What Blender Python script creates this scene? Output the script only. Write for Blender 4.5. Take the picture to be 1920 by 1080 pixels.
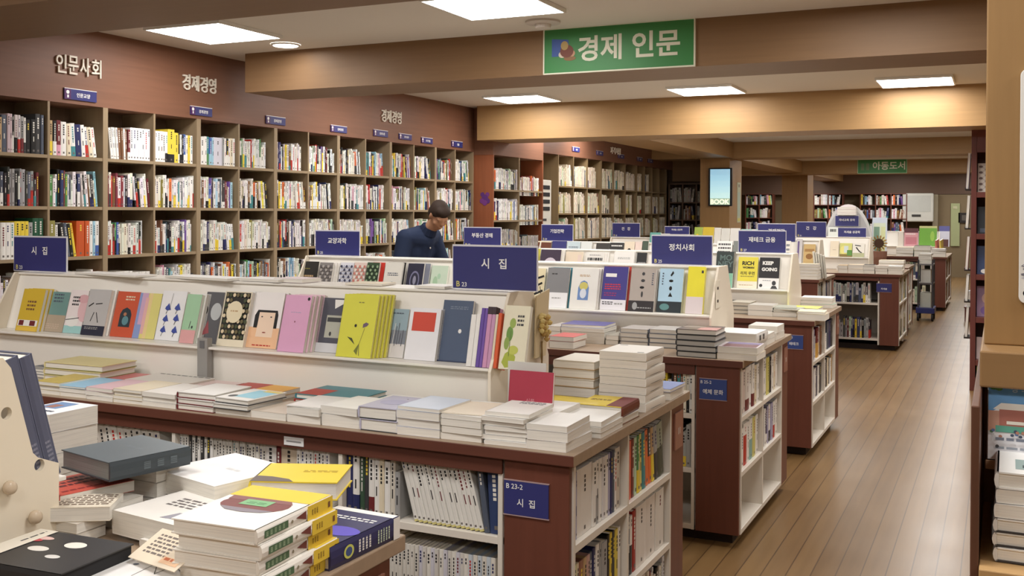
import bpy, math, random
from mathutils import Vector, Matrix
random.seed(7)
for o in list(bpy.data.objects): bpy.data.objects.remove(o)
SC = bpy.context.scene
COL = SC.collection
PI = math.pi
R = math.radians

# ---------------------------------------------------------------- camera
EYE = 1.6
FOC, YAW, PITCH, ROLL, SHIFT = 1931.0, R(25.39), R(0.5), R(0.28), -124.0
_cy, _sy, _cp, _sp, _cr, _sr = math.cos(YAW), math.sin(YAW), math.cos(PITCH), math.sin(PITCH), math.cos(ROLL), math.sin(ROLL)
FW = Vector((-_sy*_cp, _cy*_cp, -_sp)); _r = Vector((_cy, _sy, 0)); _u = _r.cross(FW)
RT = _cr*_r + _sr*_u; UP = -_sr*_r + _cr*_u
cam_data = bpy.data.cameras.new('camera'); cam = bpy.data.objects.new('camera', cam_data); COL.objects.link(cam)
cam_data.sensor_width = 36.0; cam_data.sensor_fit = 'HORIZONTAL'; cam_data.lens = 36.0*FOC/1920.0
cam_data.shift_y = SHIFT/1920.0; cam_data.clip_start = 0.05; cam_data.clip_end = 100
M4 = Matrix((RT, UP, -FW)).transposed().to_4x4(); M4.translation = (0, 0, EYE)
cam.matrix_world = M4
SC.camera = cam

def at(px, py, ax, val):
    """point of the room seen at a photo pixel, on the plane x, y or z = val (used to take measurements)"""
    d = FW + RT*((px-960)/FOC) - UP*((py-540-SHIFT)/FOC)
    i = 'xyz'.index(ax); o = Vector((0, 0, EYE))
    return o + d*((val-o[i])/d[i])
def X(px, y, py=600): return at(px, py, 'y', y)[0]
def Z(py, y, px=960): return at(px, py, 'y', y)[2]
def proj(p):
    q = Vector(p)-Vector((0, 0, EYE)); f = q.dot(FW)
    return 960+FOC*q.dot(RT)/f, 540+SHIFT-FOC*q.dot(UP)/f, f

# ---------------------------------------------------------------- world, exposure
w = bpy.data.worlds.new('world'); SC.world = w; w.use_nodes = True
w.node_tree.nodes['Background'].inputs[0].default_value = (0.9, 0.85, 0.8, 1); w.node_tree.nodes['Background'].inputs[1].default_value = 0.05
SC.view_settings.view_transform = 'Standard'; SC.view_settings.look = 'None'
SC.view_settings.exposure = 1.0; SC.view_settings.gamma = 1.0; SC.view_settings.use_curve_mapping = False
PANEL_STRENGTH = 10.5
PANEL_COLOR = (1.0, 0.98, 0.95)

# ---------------------------------------------------------------- materials
def lin(c):
    out = []
    for v in c[:3]:
        v = v/255.0
        out.append(v/12.92 if v <= 0.04045 else ((v+0.055)/1.055)**2.4)
    return tuple(out)+(1.0,)
_M = {}
def _base(name, rough, spec):
    m = bpy.data.materials.new(name); m.use_nodes = True
    nt = m.node_tree; b = nt.nodes['Principled BSDF']
    b.inputs['Roughness'].default_value = rough; b.inputs['Specular IOR Level'].default_value = spec
    return m, nt, b
def mat(c, rough=0.5, var=0.05, scale=14.0, spec=0.35):
    """painted, printed or laminated surface with a faint procedural mottling"""
    k = ('p', tuple(c), rough, var, scale, spec)
    if k in _M: return _M[k]
    m, nt, b = _base('surface', rough, spec)
    n = nt.nodes.new('ShaderNodeTexNoise'); n.inputs['Scale'].default_value = scale; n.inputs['Detail'].default_value = 3
    tc = nt.nodes.new('ShaderNodeTexCoord'); nt.links.new(tc.outputs['Object'], n.inputs['Vector'])
    mx = nt.nodes.new('ShaderNodeMix'); mx.data_type = 'RGBA'
    l = lin(c)
    mx.inputs[6].default_value = tuple(min(1, v*(1-var)) for v in l[:3])+(1,)
    mx.inputs[7].default_value = tuple(min(1, v*(1+var)) for v in l[:3])+(1,)
    nt.links.new(n.outputs['Fac'], mx.inputs[0]); nt.links.new(mx.outputs[2], b.inputs['Base Color'])
    _M[k] = m; return m
def pages(c=(236, 229, 214)):
    """cut edge of a block of paper: fine lines along the thickness"""
    k = ('pg', tuple(c))
    if k in _M: return _M[k]
    m, nt, b = _base('paper_edges', 0.8, 0.1)
    tc = nt.nodes.new('ShaderNodeTexCoord'); mp = nt.nodes.new('ShaderNodeMapping'); mp.inputs['Scale'].default_value = (6, 700, 6)
    n = nt.nodes.new('ShaderNodeTexNoise'); n.inputs['Scale'].default_value = 1.0; n.inputs['Detail'].default_value = 2
    nt.links.new(tc.outputs['Object'], mp.inputs['Vector']); nt.links.new(mp.outputs[0], n.inputs['Vector'])
    rp = nt.nodes.new('ShaderNodeValToRGB'); l = lin(c)
    rp.color_ramp.elements[0].position = 0.3; rp.color_ramp.elements[0].color = tuple(v*0.82 for v in l[:3])+(1,)
    rp.color_ramp.elements[1].position = 0.55; rp.color_ramp.elements[1].color = l
    nt.links.new(n.outputs['Fac'], rp.inputs[0]); nt.links.new(rp.outputs[0], b.inputs['Base Color'])
    _M[k] = m; return m
def wood(c, dark=0.75, rough=0.45, grain='z', scale=1.0, spec=0.35):
    k = ('w', tuple(c), dark, rough, grain, scale)
    if k in _M: return _M[k]
    m, nt, b = _base('wood', rough, spec)
    tc = nt.nodes.new('ShaderNodeTexCoord'); mp = nt.nodes.new('ShaderNodeMapping')
    s = {'x': (1.2, 22, 22), 'y': (22, 1.2, 22), 'z': (22, 22, 1.2)}[grain]
    mp.inputs['Scale'].default_value = tuple(v*scale for v in s)
    n = nt.nodes.new('ShaderNodeTexNoise'); n.inputs['Scale'].default_value = 1.6; n.inputs['Detail'].default_value = 5; n.inputs['Distortion'].default_value = 0.6
    nt.links.new(tc.outputs['Object'], mp.inputs['Vector']); nt.links.new(mp.outputs[0], n.inputs['Vector'])
    rp = nt.nodes.new('ShaderNodeValToRGB'); l = lin(c)
    rp.color_ramp.elements[0].position = 0.3; rp.color_ramp.elements[0].color = tuple(v*dark for v in l[:3])+(1,)
    rp.color_ramp.elements[1].position = 0.7; rp.color_ramp.elements[1].color = l
    nt.links.new(n.outputs['Fac'], rp.inputs[0]); nt.links.new(rp.outputs[0], b.inputs['Base Color'])
    _M[k] = m; return m
def glow(c, strength):
    k = ('g', tuple(c), strength)
    if k in _M: return _M[k]
    m, nt, b = _base('lamp_glow', 0.5, 0.2)
    b.inputs['Base Color'].default_value = (0.9, 0.9, 0.9, 1)
    b.inputs['Emission Color'].default_value = tuple(c)+(1,); b.inputs['Emission Strength'].default_value = strength
    m.cycles.emission_sampling = 'FRONT'
    _M[k] = m; return m
def floor_mat():
    """boards 0.1 m wide along the aisle with dark seams and a worn, wavy varnish"""
    m, nt, b = _base('plank_floor', 0.24, 0.5)
    def N(t, **k):
        n = nt.nodes.new(t)
        for a, v in k.items(): setattr(n, a, v)
        return n
    def math_(op, a, v2=None):
        n = N('ShaderNodeMath', operation=op); nt.links.new(a, n.inputs[0])
        if v2 is not None: n.inputs[1].default_value = v2
        return n.outputs[0]
    tc = N('ShaderNodeTexCoord'); sp = N('ShaderNodeSeparateXYZ'); nt.links.new(tc.outputs['Object'], sp.inputs[0])
    u = math_('MULTIPLY', math_('ADD', sp.outputs[0], 20.05), 10.0)
    fr = math_('FRACT', u); idn = math_('FLOOR', u)
    dist = math_('ABSOLUTE', math_('SUBTRACT', fr, 0.5)); ms = N('ShaderNodeMapRange', interpolation_type='SMOOTHSTEP'); ms.inputs[1].default_value = 0.455; ms.inputs[2].default_value = 0.492; ms.inputs[4].default_value = 0.75; nt.links.new(dist, ms.inputs[0]); seam = ms.outputs[0]
    wn = N('ShaderNodeTexWhiteNoise', noise_dimensions='1D'); nt.links.new(idn, wn.inputs['W'])
    mp = N('ShaderNodeMapping'); mp.inputs['Scale'].default_value = (14, 1.0, 1); nt.links.new(tc.outputs['Object'], mp.inputs['Vector'])
    gr = N('ShaderNodeTexNoise'); gr.inputs['Scale'].default_value = 1.5; gr.inputs['Detail'].default_value = 4; nt.links.new(mp.outputs[0], gr.inputs['Vector'])
    ad = N('ShaderNodeMath', operation='MULTIPLY_ADD'); nt.links.new(wn.outputs['Value'], ad.inputs[0]); ad.inputs[1].default_value = 0.35; nt.links.new(gr.outputs['Fac'], ad.inputs[2])
    rp = N('ShaderNodeValToRGB'); rp.color_ramp.elements[0].position = 0.35; rp.color_ramp.elements[0].color = lin(FLOOR_A); rp.color_ramp.elements[1].position = 1.0; rp.color_ramp.elements[1].color = lin(FLOOR_B)
    nt.links.new(ad.outputs[0], rp.inputs[0])
    mx = N('ShaderNodeMix', data_type='RGBA'); nt.links.new(seam, mx.inputs[0]); nt.links.new(rp.outputs[0], mx.inputs[6]); mx.inputs[7].default_value = lin((62, 42, 28))
    nt.links.new(mx.outputs[2], b.inputs['Base Color'])
    n2 = N('ShaderNodeTexNoise'); n2.inputs['Scale'].default_value = 1.6; n2.inputs['Detail'].default_value = 0.5; n2.inputs['Roughness'].default_value = 0.3
    mp3 = N('ShaderNodeMapping'); mp3.inputs['Scale'].default_value = (1.0, 2.2, 1); nt.links.new(tc.outputs['Object'], mp3.inputs['Vector']); nt.links.new(mp3.outputs[0], n2.inputs['Vector'])
    mr = N('ShaderNodeMapRange'); mr.inputs[3].default_value = 0.272; mr.inputs[4].default_value = 0.33; nt.links.new(n2.outputs['Fac'], mr.inputs[0]); nt.links.new(mr.outputs[0], b.inputs['Roughness'])
    return m
FLOOR_A, FLOOR_B = (116, 88, 54), (136, 106, 68)

WHITE = (232, 226, 218); CREAM = (228, 218, 196); LAMINATE = (226, 219, 208)
W_RED = wood((112, 66, 52), 0.85, 0.4, 'z'); W_REDX = wood((104, 62, 50), 0.85, 0.4, 'x'); W_TOP = wood((160, 138, 116), 0.88, 0.35, 'x')
W_MAPLE = wood((168, 133, 90), 0.9, 0.5, 'x'); W_MAPLEZ = wood((168, 130, 84), 0.88, 0.5, 'z'); W_FASCIA = wood((130, 90, 70), 0.88, 0.5, 'y')
W_KHAKI = wood((158, 138, 110), 0.88, 0.5, 'y'); W_KHAKIZ = wood((158, 138, 110), 0.88, 0.5, 'z'); W_BACK = wood((112, 90, 72), 0.85, 0.6, 'z')
LAM = mat(LAMINATE, 0.35, 0.03, 4); LAMW = mat((238, 234, 226), 0.35, 0.02, 4); DARK = mat((40, 28, 24), 0.6)
BLUE = mat((56, 58, 118), 0.3, 0.08, 5, 0.5); BLUE2 = mat((58, 78, 140), 0.35, 0.08, 5, 0.5); INKW = mat((240, 240, 240), 0.5, 0.02)
METAL = mat((150, 148, 145), 0.35, 0.04, 30, 0.6)

# ---------------------------------------------------------------- mesh builder
class MB:
    def __init__(s): s.v = []; s.f = []; s.m = []; s.mats = []; s.T = None
    def mi(s, m):
        if m not in s.mats: s.mats.append(m)
        return s.mats.index(m)
    def pv(s, p):
        p = Vector(p)
        s.v.append(s.T @ p if s.T is not None else p); return len(s.v)-1
    def face(s, pts, m):
        s.f.append([s.pv(p) for p in pts]); s.m.append(s.mi(m))
    def box(s, x0, x1, y0, y1, z0, z1, m, top=None, front=None, right=None):
        i = [s.pv(p) for p in ((x0, y0, z0), (x1, y0, z0), (x1, y1, z0), (x0, y1, z0), (x0, y0, z1), (x1, y0, z1), (x1, y1, z1), (x0, y1, z1))]
        for q, mm in (((0, 3, 2, 1), m), ((4, 5, 6, 7), top or m), ((0, 1, 5, 4), front or m), ((1, 2, 6, 5), right or m), ((2, 3, 7, 6), m), ((3, 0, 4, 7), m)):
            s.f.append([i[k] for k in q]); s.m.append(s.mi(mm))
    def prism(s, pts, d, m):
        """closed outline pts (3-D, one plane) pushed along d"""
        d = Vector(d); n = len(pts)
        a = [s.pv(p) for p in pts]; b = [s.pv(Vector(p)+d) for p in pts]; k = s.mi(m)
        s.f.append(a[::-1]); s.m.append(k); s.f.append(b); s.m.append(k)
        for i in range(n):
            j = (i+1) % n; s.f.append([a[i], a[j], b[j], b[i]]); s.m.append(k)
    def lathe(s, prof, c, m, n=16, axis='z', caps=True):
        """profile of (radius, height) round an axis through c"""
        rings = []
        for r, h in prof:
            ring = []
            for k in range(n):
                a = 2*PI*k/n; p = (r*math.cos(a), r*math.sin(a), h)
                if axis == 'x': p = (p[2], p[0], p[1])
                if axis == 'y': p = (p[0], p[2], -p[1])
                ring.append(s.pv(Vector(c)+Vector(p)))
            rings.append(ring)
        k0 = s.mi(m)
        for a, b in zip(rings, rings[1:]):
            for k in range(n):
                j = (k+1) % n; s.f.append([a[k], a[j], b[j], b[k]]); s.m.append(k0)
        if caps:
            s.f.append(rings[0][::-1]); s.m.append(k0); s.f.append(rings[-1]); s.m.append(k0)
    def tube(s, pts, r, m, n=8):
        pts = [Vector(p) for p in pts]; rings = []; k0 = s.mi(m)
        for i, p in enumerate(pts):
            d = (pts[min(i+1, len(pts)-1)]-pts[max(i-1, 0)]).normalized()
            a = d.orthogonal().normalized() if i == 0 else (a-d*a.dot(d)).normalized()
            b = d.cross(a); rr = r[i] if isinstance(r, (list, tuple)) else r
            rings.append([s.pv(p+a*rr*math.cos(2*PI*k/n)+b*rr*math.sin(2*PI*k/n)) for k in range(n)])
        for A, B in zip(rings, rings[1:]):
            for k in range(n):
                j = (k+1) % n; s.f.append([A[k], A[j], B[j], B[k]]); s.m.append(k0)
        s.f.append(rings[0][::-1]); s.m.append(k0); s.f.append(rings[-1]); s.m.append(k0)
    def mesh(s, name, smooth=False):
        me = bpy.data.meshes.new(name); me.from_pydata([tuple(v) for v in s.v], [], s.f)
        for m in s.mats: me.materials.append(m)
        me.polygons.foreach_set('material_index', s.m)
        if smooth: me.polygons.foreach_set('use_smooth', [True]*len(s.f))
        me.update(); return me
    def build(s, name, parent=None, bevel=0, smooth=False, local=None):
        return put(name, s.mesh(name, smooth), parent, bevel, local)
def put(name, me, parent=None, bevel=0, local=None):
    o = bpy.data.objects.new(name, me); COL.objects.link(o)
    if parent is not None: o.parent = parent
    if local is not None: o.matrix_local = local
    if bevel:
        b = o.modifiers.new('soft_edges', 'BEVEL'); b.width = bevel; b.segments = 2; b.limit_method = 'ANGLE'
    return o
LABELS = {}
def tag(o, label, cat, group=None, kind=None):
    if LABELS.get(label) and not group: print('DUP LABEL', label)
    LABELS[label] = 1
    o['label'] = label; o['category'] = cat
    if group: o['group'] = group
    if kind: o['kind'] = kind
    return o
def thing(name, label, cat, loc=(0, 0, 0), rz=0, group=None, rot=None):
    o = bpy.data.objects.new(name, None); COL.objects.link(o); o.empty_display_size = 0.05
    o.location = loc
    if rot is not None: o.rotation_euler = rot
    else: o.rotation_euler = (0, 0, rz)
    return tag(o, label, cat, group)
def struct(name, mb, bevel=0):
    o = mb.build(name, None, bevel); o['kind'] = 'structure'; return o

_TX = {}
def text2d(body, size, bold=0.012, align='CENTER'):
    """lettering outline as flat 2-D faces: (points, polygons, width, height)"""
    k = (body, bold)
    if k not in _TX:
        c = bpy.data.curves.new('lettering', 'FONT'); c.body = body; c.size = 1; c.align_x = 'CENTER'; c.align_y = 'CENTER'
        c.offset = bold; c.resolution_u = 3
        o = bpy.data.objects.new('lettering', c); me = bpy.data.meshes.new_from_object(o)
        P = [(v.co.x, v.co.y) for v in me.vertices]; F = [list(p.vertices) for p in me.polygons]
        bpy.data.objects.remove(o); bpy.data.curves.remove(c); bpy.data.meshes.remove(me)
        x0 = min(p[0] for p in P); x1 = max(p[0] for p in P); y0 = min(p[1] for p in P); y1 = max(p[1] for p in P)
        P = [(p[0]-(x0+x1)/2, p[1]-(y0+y1)/2) for p in P]
        _TX[k] = (P, F, x1-x0, y1-y0)
    return _TX[k]
def add_text(mb, body, O, U, V, h, m, bold=0.012, depth=0.0, w=None):
    """lettering of cap height h centred on O, reading along U with V up; with depth the strokes are solid"""
    P, F, tw, th = text2d(body, 1, bold); O, U, V = Vector(O), Vector(U).normalized(), Vector(V).normalized()
    k = h/th; kx = (w/tw) if w else k; N = U.cross(V)
    base = len(mb.v)
    for p in P: mb.pv(O+U*p[0]*kx+V*p[1]*k+N*depth)
    km = mb.mi(m)
    for f in F: mb.f.append([base+i for i in f]); mb.m.append(km)
    if depth:
        cnt = {}
        for f in F:
            for a, b in zip(f, f[1:]+f[:1]): cnt[(a, b)] = 1
        b2 = len(mb.v)
        for p in P: mb.pv(O+U*p[0]*kx+V*p[1]*k)
        for a, b in cnt:
            if (b, a) not in cnt: mb.f.append([base+b, base+a, b2+a, b2+b]); mb.m.append(km)
# ---------------------------------------------------------------- the room
CEIL = 2.74
mb = MB(); mb.box(-7.4, 2.6, -2.6, 29.3, -0.1, 0, floor_mat()); struct('floor', mb)
mb = MB(); mb.box(-7.4, 2.6, -2.6, 29.3, CEIL, CEIL+0.15, mat((226, 220, 210), 0.9, 0.02, 2, 0.1)); struct('ceiling', mb)
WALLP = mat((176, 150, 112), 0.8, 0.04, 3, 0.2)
mb = MB(); mb.box(-6.2, -5.55, -2.6, 17.7, 0, CEIL, W_BACK); mb.box(-7.6, -7.4, 17.7, 29.3, 0, CEIL, W_BACK); mb.box(-7.4, -6.2, 17.5, 17.7, 0, CEIL, W_BACK); struct('wall_left', mb)
mb = MB(); mb.box(2.6, 2.75, -2.6, 29.3, 0, CEIL, WALLP); struct('wall_right', mb)
mb = MB(); mb.box(-6.2, 2.6, -2.75, -2.6, 0, CEIL, WALLP); struct('wall_back', mb)
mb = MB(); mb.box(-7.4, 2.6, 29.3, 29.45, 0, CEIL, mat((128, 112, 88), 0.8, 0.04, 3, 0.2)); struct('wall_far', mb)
# wood fascia above the wall bookcases
mb = MB(); mb.box(-5.55, -5.2, -2.6, 9.985, 2.262, CEIL, W_FASCIA); struct('wall_fascia', mb)
mb = MB(); mb.box(-5.55, -4.97, 9.985, 11.34, 2.23, CEIL, W_FASCIA); struct('wall_fascia', mb)
mb = MB(); mb.box(-5.55, -5.2, 11.34, 17.5, 2.36, CEIL, W_FASCIA); struct('wall_fascia', mb)
mb = MB(); mb.box(-5.2, -4.3, 17.5, 17.6, 2.16, CEIL, wood((150, 118, 84), 0.9, 0.6, 'x')); mb.box(-5.55, -4.45, 17.6, 17.7, 0, CEIL, W_BACK); struct('wall_partition', mb)
mb = MB(); mb.box(-7.4, 2.6, 28.95, 29.3, 2.14, CEIL, wood((104, 80, 64), .9, .5, 'x')); struct('wall_fascia', mb)
# beams across the room, and the beam along the column row
for y0, y1, zb in ((3.0, 3.62, 2.46), (5.9, 6.42, 2.46), (9.8, 10.4, 2.375), (16.3, 16.95, 2.49), (22.6, 23.3, 2.46)):
    mb = MB(); mb.box({5.9: -4.94, 9.8: -5.07}.get(y0, -5.2 if y0 < 7 else -5.55), 2.6, y0, y1, zb, CEIL, W_MAPLE if y0 > 7 else wood((138, 107, 76), 0.92, 0.5, 'x')); struct('beam', mb)
for y0, y1 in ((10.4, 16.3), (16.95, 22.6), (23.3, 28.95)):
    mb = MB(); mb.box(-4.42, -3.85, y0, y1, 2.49, CEIL, W_MAPLE); struct('beam', mb)
for y0, y1, xa, xb in ((16.36, 17.2, -4.40, -3.92), (23.35, 24.1, -4.42, -3.86)):
    mb = MB(); mb.box(xa, xb, y0, y1, 0, 2.49, W_MAPLEZ); struct('column', mb, 0.004)
# the wood-clad pillar close by the camera, with the bulky lower edge of its cladding
mb = MB(); mb.box(-0.025, 0.62, 2.0, 2.46, 1.372, CEIL, wood((158, 124, 80), 0.9, 0.5, 'z', 1.5)); struct('column', mb, 0.003)
mb = MB(); mb.box(-0.03, 0.62, 1.9, 2.46, 1.311, 1.372, wood((148, 115, 76), 0.92, 0.5, 'x')); struct('trim_1', mb, 0.003)
# skirting
mb = MB(); mb.box(2.57, 2.6, -2.6, 29.3, 0, 0.1, W_REDX); struct('baseboard_right', mb)
mb = MB(); mb.box(-5.4, 2.6, 29.27, 29.3, 0, 0.12, W_REDX); struct('baseboard_far', mb)

# ---------------------------------------------------------------- lamps in the ceiling
def panel_light(cx, cy, label, s=0.6, group=None):
    t = thing('ceiling_panel_light', label, 'ceiling light', (cx, cy, CEIL-0.022), 0, group)
    f = MB(); h = s/2; e = 0.012; fm = mat((235, 235, 232), 0.4, 0.02)
    f.box(-h, h, -h, -h+e, 0, 0.021, fm); f.box(-h, h, h-e, h, 0, 0.021, fm); f.box(-h, -h+e, -h+e, h-e, 0, 0.021, fm); f.box(h-e, h, -h+e, h-e, 0, 0.021, fm)
    f.build('frame', t)
    d = MB(); g = h-e; d.face([(-g, -g, .003), (-g, g, .003), (g, g, .003), (g, -g, .003)], glow(PANEL_COLOR, PANEL_STRENGTH)); d.box(-g, g, -g, g, 0.0045, 0.02, fm); d.build('diffuser', t)
    return t
SEEN = {(-4.5, 5.08): 'square ceiling panel light nearest the 경제경영 wall lettering, beside a round downlight',
        (-2.5, 5.03): 'square ceiling panel light in front of the green 경제 인문 sign',
        (-4.28, 9.25): 'square ceiling panel light before the maple beam, closest to the bookcase wall',
        (-2.44, 9.28): 'square ceiling panel light before the maple beam, middle of the row of three',
        (-0.66, 9.36): 'square ceiling panel light before the maple beam, closest to the wood pillar'}
for (cx, cy), lb in SEEN.items(): panel_light(cx, cy, lb)
for cy in (-0.6, 1.6, 5.05, 7.3, 9.3, 11.2, 12.9, 14.6, 17.8, 19.4, 21.0, 24.4, 26.0, 27.6):  # unseen panels past the beams and behind the camera, added for more light
    for cx in (-4.4, -2.5, -0.6, 1.4):
        if any(abs(cx-a) < .5 and abs(cy-b) < .5 for a, b in SEEN): continue
        if -4.8 < cx < -3.5 and cy > 10.5: cx = -4.75
        if cx > 1 and cy > 9.6 or cx == -4.75 and cy in (14.6, 21.0): continue
        panel_light(cx, cy, 'unseen square ceiling panel light added to brighten the shop', group='added unseen panel lights')
def downlight(x, y, label, r=0.085, lit=14.0, z=CEIL):
    t = thing('downlight', label, 'ceiling light', (x, y, z-0.012))
    m = MB(); m.lathe([(r+0.015, 0.011), (r+0.015, 0.0), (r, 0.0)], (0, 0, 0), mat((225, 222, 216), 0.4), 24, caps=False); m.build('ring', t)
    m = MB(); m.lathe([(r, 0.004), (r, 0.008)], (0, 0, 0), glow(PANEL_COLOR, lit), 24); m.build('lens', t)
downlight(-4.409, 5.68, 'small round downlight beside the square panel near the bookcase wall')
downlight(X(1418, 27.6), 27.6, 'round downlight above the far shelves, next to the middle column', 0.1)
downlight(X(1460, 27.6), 27.6, 'round downlight above the far shelves, hard against the middle column', 0.1)
downlight(X(1730, 24.6), 24.6, 'tiny round downlight past the green 아동도서 sign', 0.08)
t = thing('smoke_detector', 'round white smoke detector on the ceiling above the green 경제 인문 sign', 'smoke detector', (-2.47, 5.62, CEIL))
m = MB(); m.lathe([(0.105, -0.001), (0.105, -0.012), (0.06, -0.018)], (0, 0, 0), mat((206, 198, 190), 0.5), 24); m.build('base_plate', t)
m = MB(); m.lathe([(0.05, -0.018), (0.045, -0.04), (0.02, -0.046)], (0, 0, 0), mat((214, 206, 198), 0.5), 20); m.build('sensor_head', t)

# ---------------------------------------------------------------- signs
def board_sign(name, label, O, U, V, w, h, bg, lines, frame=None, depth=0.012, extra=None, edge=None):
    """flat sign: lower-left corner O, width along U, height along V; lines = (text, cu, cv, h, ink)"""
    O, U, V = Vector(O), Vector(U).normalized(), Vector(V).normalized(); N = U.cross(V)
    t = thing(name, label, 'sign', O)
    P = lambda a, b, n=0.0: U*a+V*b+N*n
    m = MB(); m.prism([P(0, 0, -depth), P(w, 0, -depth), P(w, h, -depth), P(0, h, -depth)], N*depth, bg); pn = m.build('panel', t)
    if frame:
        m = MB(); e = frame[0]
        for a0, a1, b0, b1 in ((-e, w+e, -e, 0), (-e, w+e, h, h+e), (-e, 0, 0, h), (w, w+e, 0, h)):
            m.prism([P(a0, b0, -depth), P(a1, b0, -depth), P(a1, b1, -depth), P(a0, b1, -depth)], N*(depth+0.004), frame[1])
        m.build('frame', t)
    if edge:
        m = MB(); m.prism([P(0, h, -depth), P(w, h, -depth), P(w, h+edge, -depth), P(0, h+edge, -depth)], N*(depth+0.001), INKW); m.build('top_edge', t)
    if lines or extra:
        m = MB()
        for (s, cu, cv, hh, ink) in lines: add_text(m, s, P(cu, cv, 0.0012), U, V, hh, ink, 0.022)
        if extra: extra(m, P)
        m.build('lettering', pn)
    return t
GREEN = mat((62, 132, 72), 0.45, 0.08, 3); BEIGE = mat((226, 224, 204), 0.5)
def readers(m, P):
    m.face([P(0.05, 0.10, 0.0012), P(0.17, 0.10, 0.0012), P(0.16, 0.2, 0.0012), P(0.05, 0.21, 0.0012)], mat((66, 92, 160), 0.5))
    for (cx, cy, rx, ry, c) in ((0.135, 0.165, 0.025, 0.028, (178, 150, 92)), (0.15, 0.13, 0.045, 0.04, (120, 66, 52)), (0.12, 0.11, 0.025, 0.02, (214, 200, 180)), (0.185, 0.115, 0.02, 0.02, (196, 150, 120)), (0.17, 0.085, 0.04, 0.015, (140, 104, 66))):
        m.face([P(cx+rx*math.cos(a*PI/8), cy+ry*math.sin(a*PI/8), 0.0016+cy*0.002) for a in range(16)], mat(c, 0.5))
board_sign('hanging_sign', 'large green sign reading 경제 인문 on the near beam', (-2.575, 5.886, 2.468), (1, 0, 0), (0, 0, 1), 0.95, 0.268, GREEN,
           [('경제', 0.365, 0.138, 0.155, BEIGE), ('인문', 0.72, 0.142, 0.155, BEIGE)], (0.008, BEIGE), 0.012, readers)
def kids(m, P):
    for i in range(2):
        m.face([P(0.06+i*.1, 0.06, .0012), P(0.12+i*.1, 0.06, .0012), P(0.12+i*.1, 0.2, .0012), P(0.06+i*.1, 0.2, .0012)], mat((112, 132, 92), 0.5))
xs0 = X(1608, 22.5, 312); xs1 = X(1699, 22.5, 312)
board_sign('hanging_sign', 'small green sign reading 아동도서 on the distant beam', (xs0, 22.58, Z(324, 22.5, 1650)), (1, 0, 0), (0, 0, 1), xs1-xs0, 0.28, GREEN,
           [('아동도서', (xs1-xs0)*0.64, 0.15, 0.17, BEIGE)], (0.012, mat((170, 200, 160), 0.5)), 0.012, kids)
# raised letters on the fascia: each sign one thing, each syllable a part
def wall_letters(word, label, y0, y1, zc, h, x=-5.2, w=None):
    t = thing('wall_lettering', label, 'lettering', (x, (y0+y1)/2, zc-h/2)); n = len(word); st = (y1-y0)/n
    for i, ch in enumerate(word):
        m = MB(); add_text(m, ch, (0.004, (i-(n-1)/2)*st, h/2), (0, 1, 0), (0, 0, 1), h, mat((232, 224, 210), 0.5), 0.012, 0.010, st*0.86); m.build('letter', t)
wall_letters('인문사회', 'raised cream letters 인문사회 on the fascia over the bookcases', 4.46, 4.82, 2.50, 0.115)
wall_letters('경제경영', 'raised cream letters 경제경영 before the near beam', 5.53, 5.885, 2.512, 0.112)
wall_letters('경제경영', 'raised cream letters 경제경영 past the near beam', 8.10, 8.46, 2.50, 0.115)
wall_letters('자격시험', 'faint raised letters on the fascia of the bookcase past the air conditioner', 14.3, 14.75, 2.53, 0.1)
def plate(y0, y1, z0, z1, word, label, x=-5.2, ink=True, bg=BLUE):
    w_, h_ = y1-y0, z1-z0
    def mark(m, P):
        m.face([P(0, 0, .001), P(w_*0.2, 0, .001), P(w_*0.2, h_, .001), P(0, h_, .001)], mat((84, 44, 96), 0.4))
        m.face([P(w_*.1+.012*math.cos(a*PI/6), h_*.68+.012*math.sin(a*PI/6), .0016) for a in range(12)], INKW)
        m.face([P(w_*.08, h_*.15, .0016), P(w_*.13, h_*.15, .0016), P(w_*.13, h_*.42, .0016), P(w_*.08, h_*.42, .0016)], INKW)
    board_sign('shelf_sign', label, (x+0.009, y0, z0), (0, 1, 0), (0, 0, 1), w_, h_, bg, [(word, w_*0.58, h_*0.48, h_*0.42, INKW)], None, 0.008, mark, 0.004)
for (y0, y1, z0, z1, wd, lb) in ((4.53, 4.78, 2.287, 2.352, '인문교양', 'small blue shelf sign under the 인문사회 letters'),
        (5.62, 5.84, 2.287, 2.346, '경제경영', 'small blue shelf sign under the first 경제경영 letters'),
        (6.45, 6.69, 2.29, 2.35, '경제경영', 'small blue shelf sign under the near beam'),
        (7.31, 7.55, 2.29, 2.345, '경제경영', 'bright blue shelf sign just past the near beam'),
        (7.98, 8.22, 2.30, 2.357, '경제이론', 'small blue shelf sign under the second 경제경영 letters, nearer the camera'),
        (8.42, 8.65, 2.30, 2.353, '회계세무', 'small grey-blue shelf sign under the end of the second 경제경영 letters'),
        (8.84, 9.06, 2.29, 2.345, '자기계발', 'small brownish shelf sign second before the maple beam'),
        (9.46, 9.70, 2.29, 2.35, '법률', 'dark blue shelf sign last before the maple beam')):
    plate(y0, y1, z0, z1, wd, lb)
for (px, lb) in ((1079, 'first'), (1124, 'second'), (1164, 'third'), (1199, 'fourth'), (1219, 'fifth')):
    y = at(px, 290, 'x', -5.2)[1]
    plate(y-.13, y+.13, 2.43, 2.49, '수험서', 'tiny blue shelf sign, %s above the bookcase past the air conditioner' % lb)
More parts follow.
